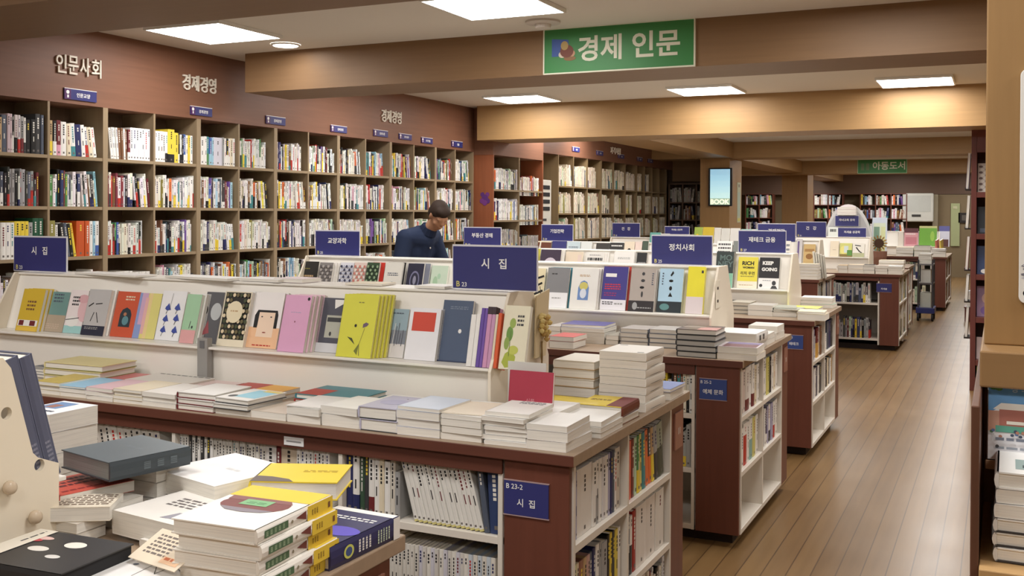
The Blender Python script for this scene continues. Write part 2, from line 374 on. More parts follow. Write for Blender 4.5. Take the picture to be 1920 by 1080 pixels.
# ---------------------------------------------------------------- books
NAMES = {'white': (236, 234, 230), 'cream': (228, 216, 190), 'grey': (160, 160, 160), 'charcoal': (62, 62, 64), 'black': (28, 27, 28), 'red': (188, 52, 44),
         'maroon': (112, 44, 48), 'pink': (222, 160, 180), 'orange': (224, 116, 62), 'yellow': (232, 206, 70), 'olive': (140, 134, 70), 'green': (84, 140, 84),
         'pale green': (188, 214, 184), 'teal': (72, 140, 146), 'light blue': (160, 200, 220), 'blue': (70, 100, 170), 'navy': (46, 50, 96), 'purple': (112, 80, 150),
         'lavender': (170, 168, 196), 'brown': (122, 84, 58), 'tan': (190, 160, 120), 'light grey': (198, 196, 192), 'beige': (210, 200, 182), 'slate': (84, 92, 108)}
def cname(c):
    return min(NAMES, key=lambda n: sum((a-b)**2 for a, b in zip(NAMES[n], c)))
def N_(n): return NAMES[n] if isinstance(n, str) else n
ORD = ['', 'first', 'second', 'third', 'fourth', 'fifth', 'sixth', 'seventh', 'eighth', 'ninth', 'tenth'] + ['%dth' % i for i in range(11, 60)]
for i in (21, 31, 41, 51): ORD[i] = '%dst' % i
for i in (22, 32, 42, 52): ORD[i] = '%dnd' % i
for i in (23, 33, 43, 53): ORD[i] = '%drd' % i

def draw(m, ops, w, h, P):
    """print ops on a face; P(a, b, lift) gives the point a along the width, b up the height"""
    for i, op in enumerate(ops):
        e = 0.00035+0.00012*i; k = op[0]
        if k == 'r':
            _, a, b, c, d, col = op; m.face([P(a*w, b*h, e), P(c*w, b*h, e), P(c*w, d*h, e), P(a*w, d*h, e)], mat(N_(col)))
        elif k == 'e':
            _, a, b, ra, rb, col = op; m.face([P((a+ra*math.cos(t*PI/10))*w, (b+rb*math.sin(t*PI/10))*h, e) for t in range(20)], mat(N_(col)))
        elif k == 'p':
            m.face([P(a*w, b*h, e) for a, b in op[1]], mat(N_(op[2])))
        elif k == 'l':
            _, a, b, c, d, th, col = op
            dx, dy = (c-a)*w, (d-b)*h; L = math.hypot(dx, dy) or 1; nx, ny = -dy/L*th*w/2, dx/L*th*w/2
            m.face([P(a*w-nx, b*h-ny, e), P(c*w-nx, d*h-ny, e), P(c*w+nx, d*h+ny, e), P(a*w+nx, b*h+ny, e)], mat(N_(col)))
        elif k == 't':
            _, s, a, b, hh, col = op[:6]
            O = P(a*w, b*h, e); U = P(1, 0, 0)-P(0, 0, 0); V = P(0, 1, 0)-P(0, 0, 0)
            add_text(m, s, O, U, V, hh*h, mat(N_(col)), op[6] if len(op) > 6 else 0.02)
        elif k == 's':      # small print that cannot be read in the photo: short dashes
            _, a, b, c, d, n, col = op; rr = random.Random(int(a*1000+b*777+n))
            for j in range(n):
                y1 = d-(d-b)*j/n; y0 = y1-(d-b)/n*0.5; x = a
                while x < c-0.01:
                    x2 = min(c, x+rr.uniform(.04, .12)); m.face([P(x*w, y0*h, e), P(x2*w, y0*h, e), P(x2*w, y1*h, e), P(x*w, y1*h, e)], mat(N_(col))); x = x2+.025

_BK = {}
def book_meshes(w, h, t, front, spine, back, hard, art, spine_art, page, band):
    key = repr((round(w, 4), round(h, 4), round(t, 4), front, spine, back, hard, art, spine_art, page, band))
    if key in _BK: return _BK[key]
    ct = 0.0026 if hard else 0.001; ov = 0.003 if hard else 0.0004
    m = MB(); mf, ms, mk = mat(front, 0.4), mat(spine, 0.4), mat(back, 0.4)
    m.box(0, w, 0, ct, 0, h, mf); m.box(0, w, t-ct, t, 0, h, mk)
    bul = 0.004 if hard else 0.0015
    prof = [(0, 0), (-bul*.7, t*.2), (-bul, t*.5), (-bul*.7, t*.8), (0, t), (ct, t), (ct, 0)]
    m.prism([(a, b, 0) for a, b in prof], (0, 0, h), ms)
    cov = m.mesh('cover')
    m = MB(); m.box(ct, w-ov*1.2, ct, t-ct, ov, h-ov, pages(page)); blk = m.mesh('page_block')
    pr = None
    if art or spine_art:
        m = MB()
        if art: draw(m, art, w, h, lambda a, b, e: Vector((a, -e, b)))
        if spine_art: draw(m, spine_art, t, h, lambda a, b, e: Vector((-bul-e, t-a, b)))
        pr = m.mesh('cover_print')
    bd = None
    if band:
        a, b, col = band[:3]; m = MB(); q = mat(N_(col), 0.45); e = 0.0006
        m.box(-bul-e, w+e, -e, 0, a*h, b*h, q); m.box(-bul-e, -bul, 0, t, a*h, b*h, q)
        if len(band) > 3: draw(m, band[3], w, (b-a)*h, lambda u, v, f: Vector((u, -e-f, a*h+v)))
        bd = m.mesh('belly_band')
    _BK[key] = (cov, blk, pr, bd); return _BK[key]
def book(label, w, h, t, front, spine=None, back=None, hard=False, art=None, spine_art=None, page=(236, 232, 223), band=None, loc=(0, 0, 0), rz=0, lean=0, flat=False, flip=False, group=None, rot=None):
    """upright: front cover towards -y, spine on the reader's left; flat: cover up, its foot towards -y"""
    front = N_(front); spine = N_(spine) if spine else front; back = N_(back) if back else spine
    ms = book_meshes(w, h, t, front, spine, back, hard, art, spine_art, N_(page), band)
    L = Matrix.Identity(4)
    if flat:
        L = Matrix.Translation((0, 0, t)) @ Matrix.Rotation(R(-90), 4, 'X')
        if flip: L = Matrix.Translation((w, h, 0)) @ Matrix.Rotation(PI, 4, 'Z') @ L
    r = thing('hardcover_book' if hard else 'paperback_book', label, 'book', loc, rz, group, rot if rot is not None else (-lean, 0, rz))
    for nm, me in zip(('cover', 'page_block', 'cover_print', 'belly_band'), ms):
        if me:
            if nm[:5] in ('cover', 'belly') and nm != 'cover': put(nm, me, cv, 0)
            else:
                o = put(nm, me, r, 0, L)
                if nm == 'cover': cv = o
    return r

WHITES = [(236, 234, 230), (230, 226, 218), (240, 238, 236), (226, 220, 206), (232, 230, 234), (222, 222, 222)]
BRIGHT = ['red', 'orange', 'yellow', 'green', 'teal', 'light blue', 'blue', 'navy', 'purple', 'pink', 'maroon', 'brown', 'olive', 'pale green']
DARKS = ['black', 'charcoal', 'slate', 'navy', 'brown', 'black']
def jit(c, a=14):
    d = random.randint(-a, a); return tuple(max(8, min(245, v+d+random.randint(-5, 5))) for v in N_(c))
def pick(pal):
    x = random.random()
    if pal == 'white': return jit(random.choice(WHITES), 6) if x < .72 else jit(random.choice(BRIGHT+DARKS+DARKS))
    if pal == 'mix': return jit(random.choice(WHITES), 6) if x < .44 else (jit(random.choice(BRIGHT)) if x < .74 else jit(random.choice(DARKS)))
    if pal == 'dark': return jit(random.choice(DARKS)) if x < .6 else (jit('grey') if x < .8 else jit(random.choice(BRIGHT+['white'])))
    if pal == 'cream': return jit((214, 204, 184), 14) if x < .85 else jit(random.choice(['olive', 'slate', 'brown', 'pale green']))
    if pal == 'grey': return jit((176, 172, 166), 14) if x < .75 else jit(random.choice(DARKS))
    return jit(pal)

# stacks lying on a table -----------------------------------------------------------
def stack(desc, pxl, pxr, y0, z0, items, depth=0.2, rz=0, py=700, x01=None, jitter=1.0):
    """items from the bottom up: (copies, thickness, cover colour, options)"""
    x0, x1 = x01 if x01 else (X(pxl, y0, py), X(pxr, y0, py))
    seq = []
    for it in items:
        n, t, c = it[:3]; op = it[3] if len(it) > 3 else {}
        for k in range(n): seq.append((t, c, op))
    z = z0; n = len(seq); out = []
    for i, (t, c, op) in enumerate(seq):
        k = n-i; op = dict(op); c = N_(c)
        pos = 'top' if k == 1 else ORD[k] + ' down'
        if k > 1 and i == 0: pos = 'bottom'
        sp = op.pop('spine', None); art = op.pop('art', None)
        ww = (x1-x0)*op.pop('wk', 1); hh = depth*op.pop('hk', 1); rr = rz+R(random.uniform(-2.2, 2.2)*jitter)+op.pop('turn', 0)
        lb = ('%s book, alone: %s' if n == 1 else '%s book %s, %s') % ((cname(c), desc) if n == 1 else (cname(c), pos, desc))
        b = book(lb, ww, hh, t, c, sp, art=art, flat=True, loc=(x0+random.uniform(-.003, .003)*jitter+op.pop('dx', 0), y0+random.uniform(0, .006)*jitter+op.pop('dy', 0), z+0.0004), rz=rr, **op)
        z += t+0.0012; out.append(b)
    return z

# books face out on a rack ------------------------------------------------------------
def face_book(rack, desc, pxl, pxr, pyt, front, art=None, t=0.016, copies=0, step=(0.004, 0.0), hard=False, spine=None, band=None, py=600, copy_color=None, edge=None, page=(236, 232, 223), h=None, dy=None):
    yl, zl, lean = rack; n = copies+1
    if dy is None: dy = max(0.0, .083-n*(t+.0008)/math.cos(lean))
    yl += dy
    x0 = X(pxl, yl, py); x1 = X(pxr, yl, py); c = math.cos(lean)
    if h is None:
        zt = Z(pyt, yl+0.06, (pxl+pxr)/2); h = (zt-zl)/c
    sp = None
    for k in range(copies+1):
        # the backmost copy first in depth, each copy one thickness further back
        lb = desc if k == 0 else '%s copy behind the %s' % (ORD[k], desc)
        oy = k*(t+0.0008)
        book(lb, x1-x0, h, t, front if k == 0 else (copy_color or front), spine, None, hard, art if k == 0 else None, None, page, band if k == 0 else None,
             loc=(x0+k*step[0], yl+oy/c, zl+0.0006), lean=lean)
# books with their spines out -----------------------------------------------------------
SH = []     # all of them, sorted by size in the picture later
def shelve(O, axis, length, desc, pal='mix', hr=(0.19, 0.228), tr=(0.010, 0.026), d=(0.13, 0.155), fill=1.0, lean=0, lean_at=None, books=None, rows=None, near=False, start=0.0, band=0.5, fit=True, setback=0.012, maxh=0.24):
    """fill a shelf from O along axis ('x': spines face -y, 'y': spines face +x)"""
    if books and fit:
        sc = max(.75, min(2.2, length*.965/sum(b[0]*1.0+.0006 for b in books)))
        books = [(b[0]*sc,)+tuple(b[1:]) for b in books]
    s = start; k = 0; prev = 0; ph = 0; lst = list(books) if books else None; end = length*fill
    while True:
        if lst is not None:
            if not lst: break
            it = lst.pop(0); t, c = it[0], N_(it[1]); h = it[2] if len(it) > 2 and it[2] else random.uniform(*hr); ln = it[3] if len(it) > 3 else 0; bd = it[4] if len(it) > 4 else None
        else:
            t = random.uniform(*tr); c = pick(pal); h = random.uniform(*hr); ln = 0; bd = None
            if random.random() < .12: h *= .82
            if lean_at and lean_at[0] <= s/length <= lean_at[1]: ln = lean
            if random.random() < band: bd = (random.choice([0.22, .3, .38, .45]), random.choice(['white', 'black', 'red', 'yellow', 'navy', 'white', 'charcoal', 'teal']))
        adv = t/max(.3, math.cos(ln))+0.0006
        if ln < 0 and prev >= 0: s += h*math.sin(-ln)
        if ln == 0 and prev > 0: s += ph*math.sin(prev)
        prev, ph = ln, h
        if s+adv+(h*math.sin(ln) if ln > 0 else 0) > end+.002: break
        k += 1
        dd = random.uniform(*d); sb = setback+random.uniform(0, .006)
        lz = O[2]+0.0004+(t*math.sin(ln) if ln > 0 else 0)
        if axis == 'x': p = (O[0]+s, O[1]+sb, lz); rz = 0
        else: p = (O[0]-sb, O[1]+s, lz); rz = PI/2
        SH.append(dict(p=p, rz=rz, t=t, h=h, d=dd, c=c, lean=ln, band=bd, desc=desc, k=k, near=near, seed=random.random()))
        s += adv
    return s
def spine_mesh(m, b, T):
    """one shelved book as geometry: spine at -y, width t along x"""
    m.T = T; t, h, d, c = b['t'], b['h'], b['d'], b['c']; cm = mat(c, 0.45)
    bul = min(.0025, t*.15)
    pr = [(0, 0), (t*.25, -bul), (t*.75, -bul), (t, 0)]
    cuts = [(0, h, cm)]
    if b['band']: cuts = [(0, h*b['band'][0], mat(N_(b['band'][1]), 0.45)), (h*b['band'][0], h, cm)]
    for z0, z1, q in cuts:
        for (a0, b0), (a1, b1) in zip(pr, pr[1:]): m.face([(a0, b0, z0), (a1, b1, z0), (a1, b1, z1), (a0, b0, z1)], q)
        m.face([(0, d, z0), (0, 0, z0), (0, 0, z1), (0, d, z1)], q); m.face([(t, 0, z0), (t, d, z0), (t, d, z1), (t, 0, z1)], q)
    m.face([(0, 0, 0), (0, d, 0), (t, d, 0), (t, 0, 0)], cm)
    m.face([(0, 0, h), (t*.25, -bul, h), (t*.75, -bul, h), (t, 0, h), (t, .002, h), (0, .002, h)], cm)
    if not b['near']:
        m.face([(0, .002, h-.001), (t, .002, h-.001), (t, d, h-.001), (0, d, h-.001)], pages()); m.face([(0, d, 0), (0, d, h), (t, d, h), (t, d, 0)], pages())
    # title and author marks down the spine
    rr = random.Random(b['seed']); L = sum(c)/3; ink = (40, 38, 40) if L > 120 else (226, 222, 214)
    if rr.random() < .25: ink = N_(rr.choice(['red', 'navy', 'teal', 'maroon'])) if L > 120 else N_('yellow')
    im = mat(ink, 0.5); wd = min(.011, t*rr.uniform(.22, .38)); z1 = h*rr.uniform(.86, .95); n = rr.randint(2, 6); st = min(.012, t*.62); ink = tuple(int(a*.55+b2*.45) for a, b2 in zip(ink, c))
    for i in range(n):
        a = t/2-wd/2; zz = z1-i*st*1.15
        if zz-st < h*.45: break
        m.face([(a, -bul-.0004, zz-st*.8), (a+wd, -bul-.0004, zz-st*.8), (a+wd, -bul-.0004, zz), (a, -bul-.0004, zz)], im)
    if rr.random() < .6:
        wd = min(.006, t*.22); a = t/2-wd/2; z0 = h*(.50 if not b['band'] else .55); m.face([(a, -bul-.0004, z0-.03), (a+wd, -bul-.0004, z0-.03), (a+wd, -bul-.0004, z0), (a, -bul-.0004, z0)], im)
    q = min(.006, t*.2); m.face([(t*.5-q, -bul-.0005, h*.06), (t*.5+q, -bul-.0005, h*.06), (t*.5+q, -bul-.0005, h*.06+q*2), (t*.5-q, -bul-.0005, h*.06+q*2)], mat((110, 104, 100), 0.5))
    m.T = None
def place_shelved(limit):
    def area(b):
        p = Vector(b['p']); q = p+Vector((0, 0, b['h'])); a = Vector((b['t'], 0, 0)) if b['rz'] == 0 else Vector((0, b['t'], 0))
        x0, y0, f = proj(p); x1, y1, _ = proj(q); x2, y2, _ = proj(p+a)
        if f < .1 or x0 < -5 or x0 > 1925 or y1 > 1080: return 0
        return abs(x2-x0)*abs(min(y0, 1080)-y1)*b.get('vis', 1)
    SH.sort(key=area, reverse=True)
    rest = MB(); nr = 0
    for i, b in enumerate(SH):
        T = Matrix.Translation(b['p']) @ Matrix.Rotation(b['rz'], 4, 'Z') @ Matrix.Rotation(b['lean'], 4, 'Y')
        if i < limit:
            lb = '%s book, %s on %s' % (cname(b['c']), ORD[b['k']], b['desc'])
            m = MB(); spine_mesh(m, b, None); e = (0, b['lean'], b['rz'])
            R4 = Matrix.Rotation(b['rz'], 4, 'Z') @ Matrix.Rotation(b['lean'], 4, 'Y'); e = R4.to_euler()
            r = thing('shelved_book', lb, 'book', b['p'], 0, None, e)
            m.build('cover', r)
            m = MB(); h, d, t = b['h'], b['d'], b['t']; m.box(.0012, t-.0012, .002, d-.001, .001, h-.002, pages()); m.build('page_block', r)
        else:
            spine_mesh(rest, b, T); nr += 1
    if nr:
        o = rest.build('shelved_books'); o['kind'] = 'stuff'; o['label'] = 'remaining rows of small book spines filling the bookcases and table shelves'; o['category'] = 'books'
    print('shelved', len(SH), 'rest', nr)
# ---------------------------------------------------------------- furniture
def display_table(label, x0, x1, y0, y1, shelves=(0.60, 0.335, 0.06), divs=(), sign=None, ztop=0.9, end_open=True):
    """long sales table: shelf bays towards -y, an end unit of pigeonholes towards the aisle"""
    t = thing('display_table', label, 'table', (x0, y0, 0)); L = Matrix.Translation((-x0, -y0, 0))
    def b(mb, nm, bev=0.002): return mb.build(nm, t, bev, False, L)
    m = MB(); m.box(x0-.02, x1, y0, y1, ztop-.034, ztop, W_REDX, top=W_TOP, right=W_TOP); b(m, 'tabletop', .003)
    xe = x1-.015; xi = xe-.228; yf = y0+.02; yb = y1-.04; yp = y1-.20; zt = ztop-.034
    # end unit
    m = MB(); m.box(xi+.012, xe-.006, yf, yf+.02, .06, zt, W_RED); b(m, 'end_panel')
    m = MB(); m.box(xi, xe, yp, yb, .06, zt, W_RED); b(m, 'corner_post')
    m = MB(); e = .016
    m.box(xi+.02, xe, yf+.021, yf+.021+e, .06, zt, LAM); m.box(xi+.02, xe, yp-e-.001, yp-.001, .06, zt, LAM)
    ym = (yf+yp)/2+.005; m.box(xi+.02, xe, ym-e/2, ym+e/2, .06, zt, LAM)
    m.box(xi+.005, xi+.02, yf+.021, yp-.001, .06, zt, LAM); b(m, 'end_carcass', .0015)
    for z in shelves:
        m = MB(); m.box(xi+.021, xe, yf+.021+e, ym-e/2, z, z+.024, LAM); m.box(xi+.021, xe, ym+e/2, yp-e-.001, z, z+.024, LAM); b(m, 'end_shelf', .0015)
    # bays towards the front and the back
    yc = (y0+y1)/2; xl = x0+.03
    m = MB(); m.box(xl, xi+.004, yc-.01, yc+.01, .06, zt, LAM); b(m, 'back_panel')
    for ya, yb2 in ((yf, yc-.011), (yc+.011, yb)):
        for z in shelves:
            m = MB(); m.box(xl, xi+.004, ya+.01, yb2, z, z+.024, LAM); b(m, 'shelf', .0015)
        for x in list(divs)+[xl-.01, xi-.004]:
            m = MB(); m.box(x-.008, x+.008, ya+.005, yb2, .06, zt, LAM); b(m, 'divider')
    m = MB(); m.box(xl, xi+.004, yf, yf+.012, zt-.05, zt, W_REDX); b(m, 'front_rail')
    m = MB(); m.box(xl+.04, xe-.05, y0+.09, y1-.09, 0, .06, DARK); b(m, 'plinth')
    # small square socket plate high on the corner post
    m = MB(); m.box(xe, xe+.006, yp+.03, yb-.03, zt-.17, zt-.03, mat((150, 104, 88), 0.4)); m.box(xe+.006, xe+.007, yp+.065, yp+.075, zt-.115, zt-.09, mat((190, 170, 160))); m.box(xe+.006, xe+.007, yp+.085, yp+.095, zt-.115, zt-.09, mat((190, 170, 160))); b(m, 'socket_plate', .001)
    return dict(xe=xe, xi=xi, yf=yf, yp=yp, ym=ym, xl=xl, shelves=shelves, zt=zt, x0=x0, x1=x1, y0=y0, y1=y1)
def rack(label, x0, x1, y0, z=0.9, D=.5):
    """slanted display rack for face-out books, one sloping side each way; y0 is its front edge"""
    t = thing('display_rack', label, 'rack', (x0, y0, z)); L = Matrix.Translation((-x0, -y0, -z))
    def b(mb, nm, bev=0.002): return mb.build(nm, t, bev, False, L)
    zl = z+.145; zt = z+.40; yc = y0+D/2
    m = MB(); m.box(x0+.012, x1-.012, y0+.035, y0+.047, z+.001, zl, LAMW); m.box(x0+.012, x1-.012, y0+D-.047, y0+D-.035, z+.001, zl, LAMW); b(m, 'skirt_panel')
    for s in (1, -1):
        yy = lambda d: yc-s*(yc-y0-d)
        m = MB(); a = sorted((yy(0.0), yy(.11))); m.box(x0+.012, x1-.012, a[0], a[1], zl, zl+.010, LAMW); b(m, 'ledge')
        m = MB(); m.prism([(x0+.012, yy(.100), zl+.0105), (x0+.012, yy(.112), zl+.0105), (x0+.012, yy(.187), zt), (x0+.012, yy(.175), zt)], (x1-x0-.024, 0, 0), LAMW); b(m, 'sloping_board', .001)
    m = MB(); m.box(x0+.012, x1-.012, y0+.165, y0+D-.165, zt+.0005, zt+.01, LAMW); b(m, 'top_board')
    if True:
        for xx in (x0, x1-.012):
            m = MB(); m.prism([(xx, y0-.005, z+.0008), (xx, y0+D+.005, z+.0008), (xx, y0+D+.005, zl), (xx, y0+D-.15, zt+.012), (xx, y0+.15, zt+.012), (xx, y0-.005, zl)], (.012, 0, 0), mat((232, 222, 204), 0.4, 0.03, 5)); b(m, 'end_board', .002)
    return (y0+.014, zl+.0105, R(15.5)), (yc, zt+.011), t
def table_sign(label, word, code, cx, y, zb, w=.345, h=.165, bg=BLUE, codec=None, gap=0):
    t = thing('section_sign', label, 'sign', (cx, y, zb))
    m = MB(); m.box(-w/2-.004, w/2+.004, -.001, .006, 0, h+.003, mat((226, 226, 232), 0.25)); hd = m.build('acrylic_holder', t)
    m = MB(); m.box(-w/2, w/2, -.003, -.001, .004, h-.004, bg); pc = m.build('printed_card', hd)
    m = MB(); add_text(m, word, (0, -.0042, h*.6), (1, 0, 0), (0, 0, 1), h*.235 if ' ' not in word or len(word) > 3 else h*.285, INKW, 0.02)
    if code:
        add_text(m, code[0], (-w*.435, -.0042, h*.12), (1, 0, 0), (0, 0, 1), h*.125, mat((224, 214, 130), 0.5), 0.01)
        add_text(m, code[1:], (-w*.36, -.0042, h*.11), (1, 0, 0), (0, 0, 1), h*.1, INKW, 0.01)
    m.build('lettering', pc); return t
def post_plate(label, x0, x1, z0, z1, y, word, code, bg):
    t = thing('section_plate', label, 'sign', (x0, y, z0)); w_, h_ = x1-x0, z1-z0
    m = MB(); m.box(0, w_, -.004, 0, 0, h_, bg); pn = m.build('panel', t, .0008)
    m = MB(); m.box(-.002, w_+.002, -.0045, 0, h_, h_+.003, mat((176, 150, 150), .4)); m.box(-.002, w_+.002, -.0045, 0, -.003, 0, mat((176, 150, 150), .4)); m.build('edge_trim', t)
    m = MB(); add_text(m, word, (w_/2, -.0048, h_*.38), (1, 0, 0), (0, 0, 1), h_*.24, INKW, 0.015)
    if code: add_text(m, code, (w_*.24, -.0048, h_*.84), (1, 0, 0), (0, 0, 1), h_*.15, INKW, 0.01)
    m.build('lettering', pn); return t
def wall_case(label, y0, y1, cols, xf=-5.2, depth=.3, shelves=(), ztop=2.262, zbot=0.07, edge=W_KHAKI, edgez=W_KHAKIZ, th=.02, side=None):
    """bookcase against the left wall, open towards +x"""
    t = thing('bookcase', label, 'bookcase', (xf-depth, y0, 0)); L = Matrix.Translation((-(xf-depth), -y0, 0))
    def b(mb, nm, bev=0): return mb.build(nm, t, bev, False, L)
    m = MB(); m.box(xf-depth, xf-depth+.01, y0, y1, 0.001, ztop, W_BACK); b(m, 'back_panel')
    for y in (y0, y1-th):
        m = MB(); m.box(xf-depth+.01, xf, y, y+th, 0.001, ztop, side or edgez); b(m, 'side_panel')
    n = cols; st = (y1-y0-2*th)/n
    for i in range(1, n):
        m = MB(); y = y0+th+st*i; m.box(xf-depth+.01, xf-.002, y-th*.4, y+th*.4, zbot, ztop, edgez); b(m, 'divider')
    for z in shelves:
        m = MB(); m.box(xf-depth+.01, xf-.003, y0+th, y1-th, z-.02, z, edge); b(m, 'shelf')
    m = MB(); m.box(xf-depth+.01, xf-.02, y0+th, y1-th, 0.001, zbot-.02, W_RED); b(m, 'kick_board')
    return [(y0+th+st*i+th*.4, y0+th+st*(i+1)-th*.4) for i in range(n)]
# ---------------------------------------------------------------- bookcases along the left wall
SZ = [1.938, 1.626, 1.314, 1.002, 0.69, 0.38, 0.09]
YE = [3.15, 3.58, 4.43, 4.86, 5.285, 5.71, 6.145, 6.58, 6.995, 7.44, 7.865, 8.285, 8.715, 9.14, 9.57, 9.975]
units = [(3.14, 3.99), (3.99, 4.86), (4.86, 5.712), (5.712, 6.58), (6.58, 7.438), (7.438, 8.285), (8.285, 9.14), (9.14, 9.975)]
un = ['mostly out of the photo', 'with dark reference spines, under the 인문사회 letters', 'between the 인문사회 and first 경제경영 letters', 'under the near beam end', 'just past the near beam', 'under the second 경제경영 letters',
      'second before the maple beam', 'ending at the maple beam']
PAL = {(1, 0, 0): 'dark', (1, 0, 1): 'dark', (1, 1, 0): 'white', (1, 1, 1): 'mix', (1, 0, 2): 'mix', (1, 1, 2): 'mix'}
rown = ['top', 'second', 'third', 'fourth', 'fifth']
for ui, (ya, yb) in enumerate(units):
    cells = wall_case('tall khaki-edged bookcase unit ' + un[ui], ya, yb, 2, shelves=SZ)
    for ci, (a, b) in enumerate(cells):
        bay = '%s bay of the wall bookcase' % ORD[ui*2+ci]
        for ri in range(5 if ui < 6 else 4):
            if ui == 0 and ci == 0: continue
            z = SZ[ri]; pal = PAL.get((ui, ci, ri), 'white' if random.random() < .4 else 'mix')
            O = (-5.2, a+.004, z); ln = b-a-.008; ds = '%s shelf, %s' % (rown[ri], bay)
            if (ui, ci, ri) == (1, 0, 0):
                shelve(O, 'y', ln, ds, books=[(.024, 'charcoal', .21), (.03, 'slate', .225), (.022, 'tan', .2), (.03, 'slate', .215), (.016, (206, 186, 194), .225), (.014, (214, 192, 198), .225), (.012, 'black', .222, 0, (.45, 'white')), (.018, (216, 206, 206), .222, 0, (.4, 'black')), (.016, (212, 204, 206), .222, 0, (.36, 'red')), (.02, 'grey', .216, 0, (.4, 'maroon')), (.012, 'white', .21, 0, (.3, 'charcoal')), (.03, 'black', .2), (.03, 'black', .205), (.03, 'charcoal', .24), (.018, 'slate', .236)])
            elif (ui, ci, ri) == (1, 1, 0):
                shelve(O, 'y', ln, ds, books=[(.012, 'tan', .21, 0, (.4, 'yellow')), (.012, 'black', .21, 0, (.4, 'white')), (.014, 'maroon', .215, 0, (.3, 'pink')), (.018, 'white', .208), (.014, 'cream', .2, -.05), (.016, 'white', .205, -.06, (.3, 'teal')), (.02, 'navy', .2, -.07), (.014, 'white', .2, -.08), (.012, 'white', .19, -.1, (.4, 'red')), (.014, 'cream', .19, -.12), (.012, 'white', .19, -.14)])
            elif (ui, ci, ri) == (2, 0, 0):
                shelve(O, 'y', ln, ds, books=[(.016, 'white', .2, -.12), (.012, 'white', .205, -.1), (.012, 'white', .205, -.09), (.014, 'white', .205, -.08), (.018, 'brown', .205, -.06), (.014, 'brown', .205, -.05), (.012, 'white', .2, -.04), (.014, 'brown', .2, -.03), (.018, 'maroon', .2, 0, (.25, 'white'))]+[(.02, (238, 236, 240), .215)]*8)
            elif (ui, ci, ri) == (2, 1, 0):
                shelve(O, 'y', ln, ds, books=[(.02, 'white', .21)]*4+[(.018, 'white', .21, 0, (.3, 'black')), (.05, 'yellow', .23, 0, (.25, 'black')), (.03, 'yellow', .21), (.012, 'black', .21, 0, (.3, 'white')), (.012, 'white', .2, 0, (.3, 'black')), (.014, 'black', .2), (.018, 'blue', .205, 0, (.3, 'white')), (.016, 'white', .2), (.016, 'yellow', .2), (.02, 'white', .2)])
            elif (ui, ci, ri) == (1, 1, 2):
                shelve(O, 'y', ln, ds, books=[(.03, 'olive', .225, 0, (.4, 'yellow')), (.012, 'white', .2), (.022, 'black', .21, -.16), (.014, 'slate', .21, -.15), (.018, 'black', .205, -.15), (.012, 'yellow', .21, -.17), (.04, (196, 86, 40), .222), (.022, (200, 90, 44), .222), (.016, 'white', .22), (.012, 'light blue', .22), (.018, 'white', .22, 0, (.3, 'blue')), (.016, 'white', .215)])
            elif (ui, ci, ri) == (1, 0, 2):
                shelve(O, 'y', ln, ds, books=[(.02, 'cream', .2)]*2+[(.024, 'white', .215)]*4+[(.03, 'yellow', .222), (.024, 'yellow', .222), (.022, 'yellow', .222, 0, (.3, 'white')), (.024, 'grey', .215), (.03, (34, 84, 60), .24), (.03, (34, 84, 60), .24)])
            elif (ui, ci, ri) == (2, 0, 3):
                shelve(O, 'y', ln, ds, books=[(.027, 'white', .2, 0, None)]*8+[(.02, 'white', .19)]*8)
            elif (ui, ci, ri) == (3, 0, 0):
                shelve(O, 'y', ln, ds, books=[(.03, 'white', .2), (.018, 'white', .205), (.02, 'teal', .205, 0, (.4, 'green')), (.02, 'blue', .2, 0, (.4, 'light blue')), (.014, 'light blue', .2), (.07, (214, 212, 224), .205), (.014, 'grey', .21), (.016, 'white', .205), (.018, 'black', .205, 0, (.4, 'white')), (.016, 'white', .205), (.022, 'cream', .21), (.02, 'white', .21)])
            else:
                lean = random.choice([0, 0, -.1, -.14]); la = (.55, 1.0) if lean else None
                shelve(O, 'y', ln, ds, pal, fill=random.choice([1, 1, .97, .9, .84]), lean=lean, lean_at=la)
# bookcase past the maple beam, then a floor-standing air conditioner, then the long bookcase of exam books
cells = wall_case('short brown bookcase past the maple beam with purple stickers on its side', 9.99, 11.34, 2, xf=-4.97, shelves=[1.86, 1.52, 1.18, .84, .5, .09], ztop=2.23, side=wood((150, 88, 58), .85, .5, 'z'))
for ci, (a, b) in enumerate(cells):
    for ri, z in enumerate((1.86, 1.52, 1.18)):
        shelve((-4.97, a+.005, z-(.06 if ci else 0)), 'y', b-a-.01, '%s shelf of the short bookcase past the maple beam, %s bay' % (rown[ri], ('near', 'far')[ci]), 'white' if ri < 2 else 'grey', (.2, .24), (.018, .03), fill=1 if not ci else .9, band=.5)
t = thing('wall_sticker', 'purple flower sticker on the side of the short bookcase', 'sticker', (X(909, 9.985, 368), 9.988, Z(382, 9.985, 909)))
m = MB()
for i, (u, v, s) in enumerate(((-.03, .1, .025), (.03, .1, .025), (0, .06, .04), (-.035, .03, .028), (.035, .03, .028), (0, .01, .03))):
    m.face([(u+s*math.cos(k*PI/6), -.0005-.0004*i, v+s*math.sin(k*PI/6)) for k in range(12)], mat((116, 58, 128) if i % 2 else (92, 50, 120), .5))
m.build('petals', t)
t = thing('air_conditioner', 'slim white floor-standing air conditioner between two wall bookcases', 'air conditioner', (-5.3, 11.97, 0))
m = MB(); m.box(-.15, .1, -.16, .16, 0, 2.02, mat((214, 212, 202), .4)); m.build('housing', t, .01)
for i in range(4):
    m = MB(); m.box(.1, .104, -.12, .1, 1.90-.09*i, 1.95-.09*i, mat((30, 30, 34), .5)); m.build('air_slot', t)
m = MB(); m.box(.1, .103, -.12, .0, 1.5, 1.53, mat((60, 60, 64), .4)); m.build('control_panel', t)
